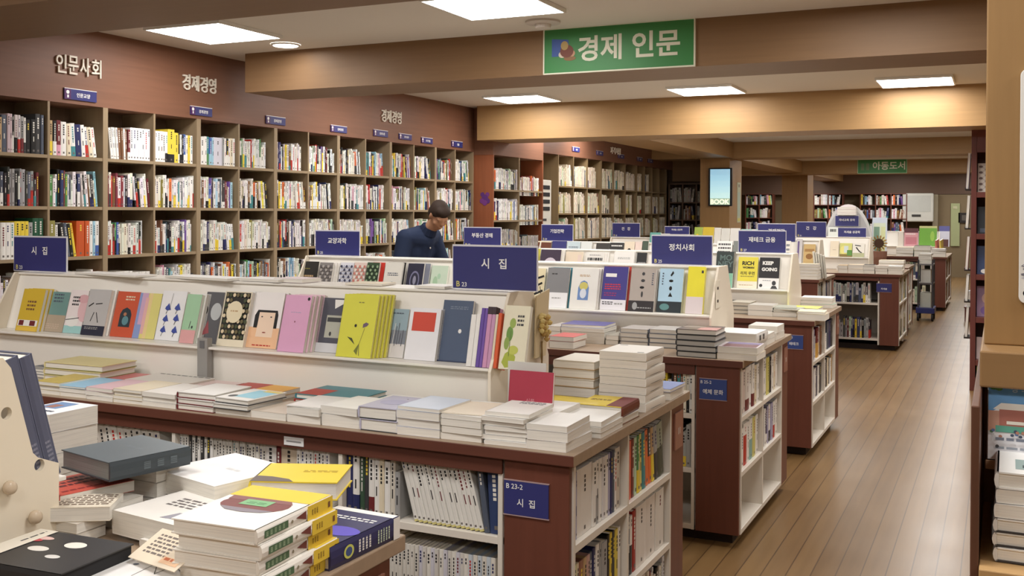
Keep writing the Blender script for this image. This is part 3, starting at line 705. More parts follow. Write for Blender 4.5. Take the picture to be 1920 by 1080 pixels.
ya = [12.35, 13.95, 15.55, 17.16]
for i in range(3):
    cells = wall_case('long exam-book bookcase past the air conditioner, %s section' % ('first', 'second', 'third')[i], ya[i], ya[i+1], 3 if i < 2 else 4, shelves=[1.96, 1.60, 1.25, .9, .5, .09], ztop=2.36, edge=wood((140, 118, 86), .88, .5, 'y'), edgez=wood((140, 118, 86), .88, .5, 'z'))
    for ci, (a, b) in enumerate(cells):
        for ri, z in enumerate((1.96, 1.60, 1.25)):
            if i == 2 and ci >= 2 and ri == 0: continue
            shelve((-5.2, a+.005, z), 'y', b-a-.01, '%s shelf of the exam bookcase, %s column' % (rown[ri], ORD[i*3+ci+1]), 'cream', (.23, .29), (.022, .045), d=(.18, .21), fill=random.choice([1, 1, .95, .7]), lean=-.1 if random.random() < .3 else 0, lean_at=(.4, 1), band=.12)
# bookcase across the end of that wall
def cross_case(label, x0, x1, yf, shelves, cols, ztop, depth=.3, pal='grey', skip=(), hr=(.2, .25), tr=(.02, .04), wd=W_RED, desc='', ztext=None, rows=3, side=None, band=.2):
    t = thing('bookcase', label, 'bookcase', (x0, yf, 0)); L = Matrix.Translation((-x0, -yf, 0))
    def b(mb, nm): return mb.build(nm, t, 0, False, L)
    m = MB(); m.box(x0, x1, yf+depth-.01, yf+depth, .001, ztop, W_BACK); b(m, 'back_panel')
    st = (x1-x0)/cols
    for i in range(cols+1):
        m = MB(); x = x0+st*i; m.box(x-.012, x+.012, yf, yf+depth-.01, .001, ztop, wd); b(m, 'upright')
    for z in list(shelves)+[ztop+.02]:
        m = MB(); m.box(x0+.012, x1-.012, yf+.003, yf+depth-.01, z-.02, z, wd); b(m, 'shelf')
    for ri, z in enumerate(shelves[:rows]):
        for i in range(cols):
            if (ri, i) in skip: continue
            shelve((x0+st*i+.016, yf, z), 'x', st-.032, '%s shelf of %s, %s column' % (rown[ri], desc, ORD[i+1]), pal, hr, tr, fill=random.choice([1, 1, .9]), lean=random.choice([0, .12, -.12]), lean_at=(.5, 1), band=band)
cross_case('grey-brown bookcase across the end of the exam-book wall', -5.17, -4.45, 17.2, [1.80, 1.50, 1.20, .9, .5, .09], 3, 2.1, desc='the bookcase across the wall end', wd=wood((108, 84, 66), .85, .5, 'x'))
YF = 28.6
def fx(px): return X(px, YF, 380)
for (a, b, n, dsc) in ((1398, 1449, 2, 'the far bookcase left of the middle column'), (1526, 1580, 2, 'the far bookcase right of the middle column'), (1613, 1700, 3, 'the far bookcase beside the wall air conditioner')):
    cross_case('dark red bookcase on the far wall: %s' % dsc.replace('the ', '', 1), fx(a), fx(b), YF, [1.86, 1.5, 1.14, .78, .42, .09], n, 2.14, desc=dsc, pal='mix', hr=(.22, .28), tr=(.03, .06))
t = thing('wall_air_conditioner', 'square white air conditioner on the far wall with a dark slot', 'air conditioner', (fx(1722), 28.62, 1.42))
m = MB(); m.box(-.39, .36, 0, .3, 0, .74, mat((206, 206, 198), .4)); m.build('housing', t, .03)
m = MB(); m.box(-.16, .06, -.006, 0, .13, .19, mat((60, 58, 56), .5)); m.build('dark_slot', t)
m = MB(); m.box(-.33, .3, -.004, 0, .26, .68, mat((190, 192, 186), .4)); m.build('front_grille', t)
mb = MB(); mb.box(fx(1748), fx(1758), 28.75, 28.95, .5, 2.13, mat((150, 140, 118), .6)); mb.box(fx(1754), 2.0, 28.9, 28.95, 0, 2.13, mat((128, 112, 86), .7)); struct('wall_panel', mb)
t = thing('door_strip', 'pale green vertical panel on the far wall past the shelves', 'panel', (fx(1791), 28.86, .9))
m = MB(); m.box(-.11, .1, 0, .03, -.1, 1.0, mat((168, 176, 132), .5)); m.build('board', t)
m = MB(); m.box(-.06, .04, -.01, 0, .86, .93, mat((196, 196, 160), .5)); m.build('hanger', t)
t = thing('wall_switch_box', 'small dark framed box on the far wall beside the pale green panel', 'box', (fx(1807), 28.86, 1.40))
m = MB(); m.box(-.13, .13, 0, .04, 0, .26, mat((44, 38, 36), .5)); m.build('frame', t)
m = MB(); m.box(-.05, .05, -.004, 0, .06, .2, mat((96, 90, 84), .5)); m.build('window', t)
# screen and paper strip on the first column
t = thing('advert_screen', 'upright black-framed screen glowing blue on the wood column', 'screen', (-4.06, 16.355, 1.74))
xa, xb, za, zb = -.17, .17, .005, .575
m = MB(); m.box(xa-.02, xb+.02, -.05, 0, za-.02, zb+.02, mat((18, 18, 24), .3)); m.build('housing', t, .006)
m = MB()
cols = [(0.10, .42, .62), (.14, .5, .68), (.2, .56, .7), (.26, .62, .7), (.34, .68, .68)]
n = len(cols); h = zb-za
for i, c in enumerate(cols):
    a = zb-h*.82*i/n; b = zb-h*.82*(i+1)/n; m.face([(xa+.01, -.051, b), (xb-.01, -.051, b), (xb-.01, -.051, a), (xa+.01, -.051, a)], glow(c, .42))
m.face([(xa+.01, -.051, za), (xb-.01, -.051, za), (xb-.01, -.051, zb-h*.82), (xa+.01, -.051, zb-h*.82)], glow((.05, .2, .1), .5))
add_text(m, 'BOOK', (0, -.0516, za+.05), (1, 0, 0), (0, 0, 1), .08, glow((.85, .95, .5), .6), .03)
m.build('lit_picture', t)
t = thing('paper_strip', 'narrow pale notice hanging on the aisle side of the screen column', 'notice', (-3.919, 17.0, 1.46))
m = MB(); m.box(0, .004, -.12, .12, 0, .66, mat((196, 196, 172), .6), right=mat((188, 190, 160), .6)); m.build('sheet', t)
m = MB(); m.box(.004, .0046, -.04, .04, .58, .63, mat((120, 100, 80))); m.box(.004, .0046, -.09, .09, .1, .5, mat((170, 184, 168))); m.box(.004, .0046, -.1, .1, .02, .07, mat((206, 196, 110))); m.build('print', t)
# ---------------------------------------------------------------- the poetry table (시집 sign)
T2 = display_table('red-brown sales table under the big blue 시집 (poetry) sign', -4.2, -1.105, 2.75, 3.98, divs=(-3.42, -2.64, -1.93))
post_plate('blue plate B 23-2 시 집 on the red-brown end panel of the poetry table', -1.335, -1.19, .702, .803, T2['yf']-.0005, '시  집', 'B 23-2', BLUE)
t = thing('price_tag', 'small white tag on the front rail of the poetry table', 'tag', (-2.11, 2.7685, .825)); m = MB(); m.box(-.04, .04, -.001, 0, 0, .028, INKW); m.build('card', t); m = MB(); m.box(-.03, .03, -.0015, -.001, .011, .016, mat((150, 150, 150))); m.build('print', t)
RK2, top2, _ = rack('long cream display rack on the poetry table holding face-out poetry books', -4.18, -1.60, 3.21)
table_sign('large blue 시집 sign B23 on the near rack, above the slate book', '시   집', 'B23', -1.70, 3.43, 1.312)
table_sign('blue 시집 sign B23 at the far end of the poetry rack, by the yellow book', '시   집', 'B23', X(75, 3.43, 490), 3.43, 1.312)
fb = lambda *a, **k: face_book(RK2, *a, **k)
ON = ' on the poetry rack'
fb('yellow poetry book with two small dark pictures'+ON, 28, 68, 541, (214, 182, 62), [('s', .3, .45, .7, .72, 3, 'brown'), ('r', .05, .0, .95, .1, (226, 190, 80)), ('r', .05, .12, .95, .26, 'white'), ('r', .1, .13, .32, .25, 'maroon'), ('r', .6, .13, .85, .25, 'maroon')], copies=2, step=(.006, 0))
fb('grey-green poetry book with tan lower half'+ON, 73, 116, 546, (116, 152, 148), [('r', 0, 0, 1, .42, (178, 162, 142)), ('s', .35, .7, .75, .95, 3, 'slate'), ('s', .2, .06, .8, .2, 3, (200, 180, 160))])
fb('white poetry book with a pink tree'+ON, 117, 150, 543, (236, 226, 226), [('e', .95, .55, .35, .28, (224, 186, 190)), ('e', .8, .8, .3, .1, (216, 170, 176)), ('r', 0, 0, 1, .17, (160, 206, 204)), ('e', .4, .27, .35, .12, 'white'), ('l', .02, .3, .75, .36, .03, 'black'), ('s', .2, .6, .6, .85, 3, 'charcoal')])
fb('grey stick-figure poetry book'+ON, 151, 192, 542, (190, 188, 188), [('l', .4, .5, .3, .3, .03, 'black'), ('l', .5, .5, .65, .28, .03, 'black'), ('l', .1, .62, .3, .7, .04, 'black'), ('l', .4, .68, .7, .7, .03, 'black')], band=(0, .21, (48, 50, 66), [('s', .1, .55, .7, .85, 2, 'grey')]), copies=1, copy_color='white', step=(.012, 0))
fb('orange-red poetry book with a dark arch'+ON, 205, 247, 546, (204, 92, 64), [('p', [(.28, .22), (.78, .22), (.78, .5), (.7, .6), (.53, .65), (.36, .6), (.28, .5)], (46, 58, 66)), ('e', .55, .36, .14, .1, (96, 140, 150)), ('e', .5, .5, .07, .04, (176, 120, 90)), ('s', .4, .78, .8, .9, 2, 'cream')])
fb('pastel rainbow poetry book'+ON, 247, 288, 549, (226, 214, 130), [('r', 0, 0, .3, 1, (140, 158, 206)), ('r', .12, .3, .4, 1, (206, 170, 200)), ('r', .3, .1, .55, .9, (226, 178, 178)), ('r', .45, 0, .7, 1, (232, 208, 150)), ('r', .6, 0, 1, 1, (222, 214, 132))])
bird = lambda u, v: [('e', u, v, .1, .05, (60, 74, 150)), ('p', [(u-.12, v-.02), (u+.14, v-.04), (u+.02, v+.1)], (66, 82, 160)), ('l', u, v-.05, u-.04, v-.12, .02, 'charcoal')]
fb('white poetry book with two columns of blue birds'+ON, 289, 334, 545, (238, 238, 240), bird(.28, .2)+bird(.3, .42)+bird(.32, .65)+bird(.76, .2)+bird(.74, .44)+bird(.72, .66)+[('l', .45, .95, .4, .6, .01, 'charcoal')])
fb('pale green poetry book with pink lower third'+ON, 335, 362, 551, (164, 204, 168), [('r', 0, 0, 1, .27, (222, 166, 166)), ('l', .5, .3, .55, .45, .04, 'charcoal'), ('e', .7, .33, .06, .03, 'charcoal')], copies=2, copy_color='white', step=(.009, 0))
fb('dark grey poetry book with a pale disc'+ON, 371, 404, 547, (92, 92, 96), [('e', .7, .62, .3, .17, (186, 190, 192)), ('e', .15, .64, .08, .08, 'black'), ('p', [(.1, .15), (.5, .2), (.35, .45)], (150, 78, 84))])
vine = []
for i in range(7):
    for j in range(9):
        if abs(i-3) < 2 and 3 < j < 8: continue
        vine.append(('e', .1+i*.135+(.04 if j % 2 else 0), .17+j*.095, .055, .035, [(70, 78, 52), (222, 204, 170), (110, 100, 70)][(i+j) % 3]))
fb('black floral poetry book with a cream oval'+ON, 405, 455, 546, (232, 222, 198), [('r', .04, .13, .96, .98, (40, 38, 34))]+vine+[('e', .5, .62, .3, .2, (232, 220, 188)), ('s', .35, .6, .65, .65, 1, 'tan')], copies=2, copy_color='white', step=(.009, 0))
fb('white and peach long-face poetry book'+ON, 460, 517, 548, (238, 234, 232), [('r', 0, 0, 1, .37, (236, 190, 150)), ('p', [(.14, .36), (.14, .58), (.22, .68), (.86, .68), (.9, .6), (.9, .36), (.8, .36), (.8, .6), (.3, .6), (.26, .36)], 'black'), ('p', [(.26, .2), (.8, .2), (.8, .64), (.28, .64)], (240, 214, 190)), ('e', .38, .56, .03, .012, 'charcoal'), ('e', .68, .56, .03, .012, 'charcoal'), ('e', .52, .28, .06, .01, (150, 60, 50)), ('s', .2, .02, .8, .06, 1, 'red')], copies=1, step=(.004, 0))
fb('pink poetry book with a tiny black dot'+ON, 519, 568, 553, (220, 166, 200), [('e', .9, .94, .05, .03, 'black'), ('e', .5, .53, .02, .015, 'maroon'), ('s', .3, .68, .7, .7, 1, 'lavender')], copies=3, copy_color=(222, 190, 200), step=(.008, 0))
fb('slate poetry book with a grey window and white foot'+ON, 587, 631, 558, (78, 78, 90), [('r', 0, 0, 1, .17, (206, 206, 210)), ('r', .36, .27, 1, .68, (178, 178, 166)), ('r', .4, .56, 1, .64, 'charcoal'), ('p', [(.6, .97), (1, .97), (1, .9), (.65, .8)], 'white'), ('e', .6, .34, .05, .04, 'charcoal')])
fb('large yellow-green poetry book with a thin flower'+ON, 629, 694, 552, (216, 214, 72), [('e', .45, .5, .035, .025, 'black'), ('p', [(.66, .47), (.78, .5), (.82, .54), (.74, .56), (.66, .53)], (110, 90, 110)), ('l', .72, .47, .62, .2, .012, 'olive'), ('l', .62, .2, .66, .03, .02, 'olive'), ('p', [(.25, .32), (.5, .2), (.4, .3)], (70, 74, 40)), ('p', [(.5, .1), (.62, .22), (.6, .04)], (120, 124, 50)), ('s', .45, .85, .6, .88, 1, 'olive')], copies=4, t=.011, step=(.009, 0), copy_color=(206, 200, 76), dy=.001, page=(238, 230, 160))
fb('grey-blue poetry book with a misty winter wood'+ON, 708, 755, 578, (146, 168, 178), [('r', 0, 0, 1, .28, (214, 210, 208)), ('r', 0, .28, 1, .56, (122, 128, 138))]+[('l', .05+.09*i, .24+.03*(i % 3), .07+.09*i, .5+.07*(i % 4), .025, (96, 96, 106)) for i in range(10)]+[('l', .5, .1, .55, .7, .02, 'white'), ('l', .1, .05, .35, .3, .02, 'charcoal'), ('s', .4, .88, .8, .92, 1, 'slate')])
fb('white poetry book with a solid red square'+ON, 757, 815, 578, (234, 234, 238), [('r', .12, .56, .86, .93, (206, 74, 56))], copies=1, step=(.006, 0))
fb('slate-blue poetry book with a white dot'+ON, 818, 874, 563, (74, 88, 114), [('e', .66, .5, .055, .035, 'white'), ('s', .25, .84, .85, .9, 2, (120, 132, 150)), ('r', 0, 0, 1, .02, (50, 60, 90))])
# copies standing edge-on between the slate-blue book and the plant book
xx = X(878, 3.24)
for i, (tt, c, lb, hh) in enumerate(((.02, 'white', 'thick white book edge-on', .185), (.016, 'white', 'thin white book edge-on', .188), (.013, (104, 78, 160), 'purple book edge-on beside the white ones', .21), (.011, (116, 86, 168), 'second purple book edge-on', .21), (.016, (206, 150, 186), 'pink book edge-on, dark-topped', .215), (.014, (198, 150, 184), 'second pink book edge-on, next to the cream one', .215), (.009, 'cream', 'thin cream book edge-on', .19), (.013, (214, 92, 52), 'orange-red book edge-on', .195))):
    b = thing('book', lb+' by the slate-blue poetry book', 'book', (xx, 3.222, 1.0565), 0, None, (-R(14), 0, 0))
    m = MB(); m.box(0, .001, 0, .07, 0, hh, mat(N_(c))); m.box(tt-.001, tt, 0, .07, 0, hh, mat(N_(c))); m.prism([(0, 0, 0), (tt*.3, -.0015, 0), (tt*.7, -.0015, 0), (tt, 0, 0), (tt, .001, 0), (0, .001, 0)], (0, 0, hh), mat(N_(c)))
    m.build('cover', b)
    m = MB(); m.box(.0012, tt-.0012, .0012, .069, .001, hh-.002, pages()); m.build('page_block', b)
    if 3 < i < 6:
        m = MB(); m.box(-.0006, tt+.0002, -.0022, .03, hh*.88, hh+.0006, mat((60, 44, 50))); m.build('dark_cap', b)
    xx += tt+.0012
leaf = [('p', [(.1, .1), (.25, .02), (.6, .05), (.62, .2), (.4, .3), (.2, .24)], (168, 178, 66)), ('e', .3, .55, .13, .12, (110, 150, 70)), ('e', .38, .72, .12, .08, (150, 172, 84)), ('e', .5, .3, .2, .07, (190, 196, 90)), ('e', .22, .4, .1, .1, (140, 164, 80)), ('l', .35, .2, .34, .6, .02, (96, 120, 60)), ('s', .55, .65, .8, .85, 3, 'charcoal')]
fb('cream poetry book with green water-colour plant'+ON, 934, 982, 564, (228, 222, 196), leaf, t=.02, dy=.002, h=.225)
# things lying on top of the rack
for (pa, pb, lb, c, yy, tt) in ((440, 520, 'white booklet lying on the rack top above the peach face book', 'white', 3.36, .012), (505, 560, 'pale pink booklet tilted on the rack top above the pink book', (232, 216, 220), 3.37, .016), (640, 705, 'thin cream booklet on the rack top behind the yellow-green book', 'cream', 3.37, .008), (300, 430, 'open white leaflet on the rack top behind the floral book', 'white', 3.35, .01), (130, 260, 'white paper on the rack top beside the far 시집 sign', 'white', 3.35, .008), (770, 828, 'white booklet lying on the rack top beside the big 시집 sign', 'white', 3.36, .01)):
    x0, x1 = X(pa, yy, 535), X(pb, yy, 535)
    book(lb, x1-x0, .12, tt, c, flat=True, loc=(x0, yy+.03, 1.3118), rz=R(random.uniform(-8, 8)))
# dried flowers hung on the rack end
t = thing('dried_bouquet', 'dried yellow bouquet in kraft paper hanging on the rack end', 'bouquet', (-1.592, 3.60, 1.05))
m = MB(); m.prism([(0.001, -.05, .0), (0.001, .05, .0), (0.001, .085, .255), (0.001, -.04, .235)], (.006, 0, 0), mat((206, 188, 152), .7)); m.build('kraft_card', t)
m = MB(); rr = random.Random(3)
for i in range(26):
    m.T = Matrix.Translation((.016+rr.uniform(0, .012), rr.uniform(-.035, .045), rr.uniform(.06, .16))); m.lathe([(.001, -.01), (.009, -.004), (.011, .004), (.002, .011)], (0, 0, 0), mat(rr.choice([(206, 180, 110), (214, 194, 132), (184, 152, 92)]), .8), 7)
m.T = None; m.build('flower_heads', t)
m = MB()
for i in range(6): m.tube([(.012, -.004+i*.002, .06), (.012, rr.uniform(-.01, .01), .0), (.012, -.006+i*.003, -.05)], .0015, mat((128, 100, 60), .8), 5)
m.build('stems', t)
m = MB(); m.tube([(.004, .01, .22), (.003, .0, .27)], .0015, mat((90, 80, 70)), 5); m.lathe([(.004, 0), (.014, .006), (.012, .016), (.004, .02)], (.014, .0, -.06), mat((52, 46, 44), .6), 10); m.build('tie', t)
# crimson book standing at the rack end
b0 = X(958, 3.10, 720)
book('crimson book standing upright before the rack end', X(1040, 3.1, 720)-b0, .145, .012, (172, 62, 80), art=[('t', '식물', .5, .33, .11, (216, 150, 160), .005)], loc=(b0, 3.075, .934), lean=R(7))
t = thing('book_stand', 'clear acrylic stand behind the crimson book', 'stand', (b0-.028, 3.135, .9)); m = MB(); m.box(0, .14, .0, .004, .0006, .2, mat((212, 212, 206), .15, .02)); m.build('back_plate', t); m = MB(); m.box(0, .012, -.06, 0, .0006, .006, mat((212, 212, 206), .15)); m.build('foot', t)
t = thing('rack_bracket', 'grey metal bracket at the joint of the poetry rack', 'bracket', (X(386, 3.225, 690), 3.215, .9)); m = MB(); m.box(-.026, .026, -.012, .018, .001, .19, METAL); m.build('upright', t, .002); m = MB(); m.box(-.012, .012, -.014, -.012, .15, .18, mat((110, 110, 112), .3)); m.build('catch', t)

# stacks along the front edge
F2 = 2.775
hw = dict(hard=True)
E2 = 'on the poetry table'
def s2(desc, a, b, items, **k):
    if 'y' not in k: items = [(i[0], i[1]*1.14)+tuple(i[2:]) for i in items]
    return stack(desc.replace(' on the poetry table', ', poetry table'), a, b, k.pop('y', F2), .9, items, **k)
s2('olive stack nearest the white holder '+E2, 64, 112, [(2, .014, 'cream'), (1, .012, (198, 176, 90))], depth=.19)
s2('sky-blue stack next to the olive one '+E2, 112, 159, [(1, .014, 'cream'), (1, .014, 'white'), (1, .006, (150, 196, 224))], depth=.2)
s2('lilac-pink stack '+E2, 160, 210, [(2, .013, 'white'), (1, .012, (222, 188, 196))], depth=.2)
s2('cream stack with curling covers '+E2, 212, 265, [(3, .011, 'cream'), (1, .009, (228, 216, 190))], depth=.2)
s2('plain white stack between the cream and hardback stacks '+E2, 266, 330, [(3, .014, (232, 228, 222))], depth=.2)
s2('white hardback stack with red-lined edges '+E2, 331, 400, [(3, .0175, 'white', dict(hard=True, spine='maroon', back='maroon'))], depth=.2)
s2('pale blue picture stack '+E2, 399, 466, [(1, .016, 'white'), (2, .016, 'white', dict(hard=True, back='charcoal', art=[('r', .3, .2, .95, .9, (150, 206, 224)), ('r', .5, .8, .98, .95, (226, 206, 120)), ('e', .25, .25, .1, .1, 'charcoal')]))], depth=.19, jitter=2)
s2('loose cream stack under the white leaflet '+E2, 470, 537, [(1, .022, (206, 192, 176))], depth=.2)
s2('white stack with a lifted cover '+E2, 537, 598, [(2, .022, 'white'), (1, .003, 'white', dict(turn=R(5)))], depth=.2)
s2('thick white stack left of the lavender books '+E2, 599, 670, [(1, .034, 'white'), (1, .022, (238, 236, 232))], depth=.2, jitter=2.5)
s2('lavender pair with a small dark dot '+E2, 673, 743, [(2, .033, (190, 188, 208), dict(back='charcoal', hard=True, art=[('e', .5, .5, .35, .2, (176, 174, 200)), ('e', .6, .8, .02, .02, 'charcoal')]))], depth=.21)
s2('blue-white stack next to the lavender pair '+E2, 744, 824, [(3, .022, (228, 228, 234)), (1, .010, (214, 224, 238))], depth=.2)
s2('cream stack with a raised flap '+E2, 827, 902, [(3, .018, (226, 220, 208)), (1, .012, 'white'), (1, .003, (238, 226, 206), dict(turn=R(8)))], depth=.2)
s2('seven white booklets '+E2, 905, 986, [(6, .0115, (236, 234, 230)), (1, .011, 'white', dict(art=[('s', .3, .75, .9, .95, 3, 'slate')]))], depth=.2, jitter=2)
s2('white stack at the very corner of the poetry table', 988, 1063, [(2, .024, (234, 230, 226)), (1, .016, 'white')], depth=.2)
# second row and aisle side
s2('white triple stack along the aisle edge behind the corner stack', 1062, 1140, [(3, .016, 'white')], y=3.0, depth=.2, x01=(-1.26, -1.115))
s2('tall plain white stack behind the corner stack', 968, 1040, [(3, .022, 'white')], y=2.99, depth=.2, x01=(-1.40, -1.26))
s2('cream stack under the crimson book', 900, 960, [(2, .011, 'cream'), (1, .01, 'white', dict(art=[('s', .1, .1, .9, .9, 5, 'grey')]))], y=2.985, depth=.13, x01=(-1.565, -1.41))
s2('yellow box book over a maroon and white one by the aisle', 1090, 1180, [(1, .024, 'white', dict(spine='brown', hard=True)), (1, .036, (232, 206, 76), dict(hard=True, spine=(112, 54, 40), flip=True, art=[('r', 0, .0, .35, 1, (124, 56, 58)), ('s', .45, .35, .9, .5, 2, 'brown')]))], y=3.21, depth=.18, x01=(-1.285, -1.125))
s2('maroon book pair beside the yellow box book', 1040, 1100, [(1, .022, 'cream'), (1, .02, (126, 52, 56), dict(art=[('s', .3, .4, .8, .55, 1, 'cream')])), (1, .008, 'yellow', dict(dy=.04, hk=.6))], y=3.22, depth=.18, x01=(-1.46, -1.295))
TS = [('e', .9, .12, .02, .015, 'charcoal')]
s2('tallest white stack, seven thick books by the aisle', 1162, 1272, [(7, .0285, (236, 232, 224), dict(flip=True, page=(230, 224, 214), spine_art=[('e', .18, .5, .03, .3, 'charcoal')], art=[('l', .08, .9, .22, .9, .05, 'charcoal'), ('l', .75, .1, .92, .1, .04, 'charcoal')]))], y=3.47, depth=.21, x01=(-1.3, -1.125))
s2('cream stack of five left of the tallest white stack', 1080, 1158, [(2, .033, 'cream'), (3, .031, (232, 226, 214), dict(hard=True, back='tan'))], y=3.47, depth=.2, x01=(-1.475, -1.315))
s2('blue book at the far aisle corner', 1270, 1300, [(1, .03, 'white'), (1, .012, (92, 112, 176))], y=3.73, depth=.18, x01=(-1.26, -1.11))
s2('red-topped low stack against the rack end', 1040, 1078, [(2, .022, 'white'), (1, .01, (190, 84, 88))], y=3.70, depth=.2, x01=(-1.5, -1.34))
Y3 = 2.985
s2('cream hardback trio against the skirt, far end', 82, 186, [(3, .025, (228, 216, 160), dict(hard=True, back='olive'))], y=3.0, depth=.19)
s2('grey booklets left of the cream hardback trio', 40, 82, [(4, .01, 'grey', dict(art=[('s', .1, .2, .9, .8, 3, 'slate')]))], y=3.0, depth=.19)
s2('coral-topped stack behind the sky-blue stack', 182, 232, [(1, .014, 'white'), (1, .012, (206, 120, 120))], y=2.99, depth=.2)
s2('white pair with black-specked cover against the skirt', 232, 340, [(2, .018, (226, 222, 214), dict(hard=True, art=[('s', .05, .85, .95, .95, 1, 'charcoal')]))], y=3.0, depth=.19)
s2('pink-white stack by the metal bracket', 330, 396, [(2, .014, (228, 206, 202))], y=3.0, depth=.19)
s2('red book against the skirt behind the hardbacks', 400, 447, [(1, .014, 'cream'), (1, .016, (186, 60, 52))], y=2.995, depth=.2)
s2('orange book against the skirt', 447, 500, [(1, .014, 'white'), (1, .016, (238, 178, 70))], y=3.0, depth=.19)
s2('teal hardbacks over red ones against the skirt', 552, 668, [(2, .014, (178, 64, 56), dict(hard=True)), (1, .018, (72, 138, 150), dict(hard=True, art=[('r', .0, 0, .4, .6, (190, 84, 76))]))], y=3.0, depth=.19)
s2('green-tinted white book against the skirt', 676, 790, [(2, .018, 'white', dict(art=[('e', .4, .5, .35, .35, (200, 226, 170))]))], y=2.995, depth=.2)
s2('cream pair outlined in black by the crimson book', 815, 945, [(2, .0175, (232, 206, 180), dict(hard=True, spine='black', back='black')), (1, .008, 'white', dict(wk=.7, dx=.05))], y=3.0, depth=.18)
# spines in the front bays
S2 = [(z+.0245) for z in T2['shelves']]
d1 = 'poetry table upper front shelf'
yfs = T2['yf']+.012
def lean_set(n, t, c, l, h=.2, bd=None): return [(t, c, h, l, bd)]*n
shelve((-1.92, yfs, S2[0]), 'x', .568, d1+', bay nearest the end panel', books=[(.018, 'navy', .2, 0, (.3, 'navy')), (.016, 'white', .2, 0, (.3, 'navy')), (.012, (60, 84, 66), .205), (.012, 'charcoal', .2), (.014, 'white', .2, 0, (.3, 'maroon')), (.012, 'white', .19), (.012, 'cream', .185), (.014, 'white', .18), (.012, (214, 208, 196), .185), (.012, 'grey', .15)]+lean_set(15, .0105, (228, 226, 220), -.27, .2, (.035, (206, 196, 130)))+[(.012, 'slate', .19, -.14), (.03, (52, 66, 104), .205, -.06), (.022, 'white', .205, 0, None)], near=True)
shelve((-2.63, yfs, S2[0]), 'x', .68, d1+', second bay', books=lean_set(3, .009, 'white', 0, .185)+[(.009, 'charcoal', .185), (.009, 'white', .185)]*4+[(.0095, (218, 214, 206), .185)]*16+[(.03, (216, 212, 208), .195, 0, (.3, 'maroon')), (.012, 'maroon', .19), (.045, (206, 190, 168), .2, 0, None)]+[(.011, 'white', .19)]*8, near=True)
shelve((-3.41, yfs, S2[0]), 'x', .76, d1+', third bay', books=[(.014, 'white', .18), (.012, 'cream', .18)]*3+lean_set(8, .014, (206, 198, 188), -.2, .185)+lean_set(9, .014, (224, 220, 212), -.2, .185)+[(.02, 'brown', .19)], near=True)
shelve((-4.15, yfs, S2[0]), 'x', .72, d1+', bay furthest from the aisle', books=[(.014, 'grey', .19)]*5+[(.016, 'white', .19), (.02, 'pink', .19), (.13, (58, 54, 104), .185, 0, (.2, 'navy')), (.014, 'brown', .19), (.02, (222, 200, 70), .2), (.014, 'brown', .19)], near=True)
d3 = 'poetry table lower front shelf'
shelve((-1.92, yfs, S2[1]), 'x', .568, d3+', bay nearest the end panel', books=[(.013, (96, 70, 84), .19), (.011, (206, 190, 150), .19), (.012, (120, 110, 150), .19)]*3+[(.011, (216, 212, 204), .19)]*9+[(.011, (206, 204, 214), .19), (.011, (210, 206, 200), .19), (.012, (226, 222, 214), .19)]*4+[(.011, (196, 206, 216), .19), (.012, (222, 216, 206), .19)]*3, near=True)
shelve((-2.63, yfs, S2[1]), 'x', .68, d3+', second bay', 'white', (.17, .2), (.009, .014), near=True)
stack('lower front shelf, lying on the spines', 0, 0, T2['yf']+.02, S2[1]+.191, [(2, .012, 'cream')], depth=.13, x01=(-1.9, -1.73))
# pigeonholes at the aisle end
ye0 = T2['yf']+.039; yem = T2['ym']; ye1 = T2['yp']-.019; xe = T2['xe']-.004
de = 'the poetry table end'
shelve((xe, ye0, S2[0]), 'y', yem-.008-ye0, 'the upper near pigeonhole of '+de, books=[(.012, 'brown', .2), (.014, 'white', .2), (.010, 'lavender', .2), (.085, (230, 226, 220), .205, 0, None), (.02, 'white', .2, 0, None), (.018, 'white', .2, 0, (.45, 'grey')), (.018, 'white', .2), (.016, (222, 220, 222), .2), (.016, 'white', .2), (.014, 'lavender', .2), (.012, 'navy', .2), (.012, 'slate', .2), (.014, 'white', .19), (.03, (210, 202, 190), .2)], near=True)
shelve((xe, yem+.009, S2[0]), 'y', ye1-yem-.01, 'the upper far pigeonhole of '+de, books=[(.03, (214, 92, 66), .2, 0, None), (.014, (120, 56, 46), .2), (.014, 'pale green', .2), (.012, 'green', .2, -.03, (.4, 'yellow')), (.014, (226, 210, 120), .2, -.05), (.016, 'teal', .2, -.07, (.45, 'teal')), (.02, 'orange', .2, -.08), (.014, 'charcoal', .2, -.1, (.5, 'orange')), (.014, 'tan', .2, -.12, (.5, 'yellow')), (.018, 'grey', .2, -.14, (.5, 'charcoal')), (.03, (150, 158, 140), .2, -.15, (.55, (74, 80, 66)))], near=True)
shelve((xe, ye0, S2[1]), 'y', yem-.008-ye0, 'the middle near pigeonhole of '+de, books=[(.012, 'olive', .19), (.016, (206, 214, 150), .19), (.012, 'cream', .19), (.02, (150, 104, 84), .19), (.014, 'tan', .19), (.016, (196, 160, 150), .19), (.016, 'slate', .19), (.014, 'navy', .195), (.016, 'white', .2), (.012, 'grey', .2), (.03, 'grey', .19), (.014, 'black', .2), (.014, 'yellow', .2), (.012, 'charcoal', .2), (.016, (222, 202, 90), .2), (.014, 'white', .2)], near=True)
shelve((xe, yem+.009, S2[1]), 'y', ye1-yem-.01, 'the middle far pigeonhole of '+de, books=[(.022, (190, 56, 62), .2, 0, (.5, 'light blue')), (.012, 'slate', .2, 0, (.45, 'black')), (.014, 'white', .2, 0, (.5, 'charcoal')), (.018, (160, 44, 40), .21), (.055, (226, 220, 214), .215, 0, None), (.055, (224, 218, 212), .215, 0, None), (.05, (226, 222, 216), .215, 0, None)], near=True)
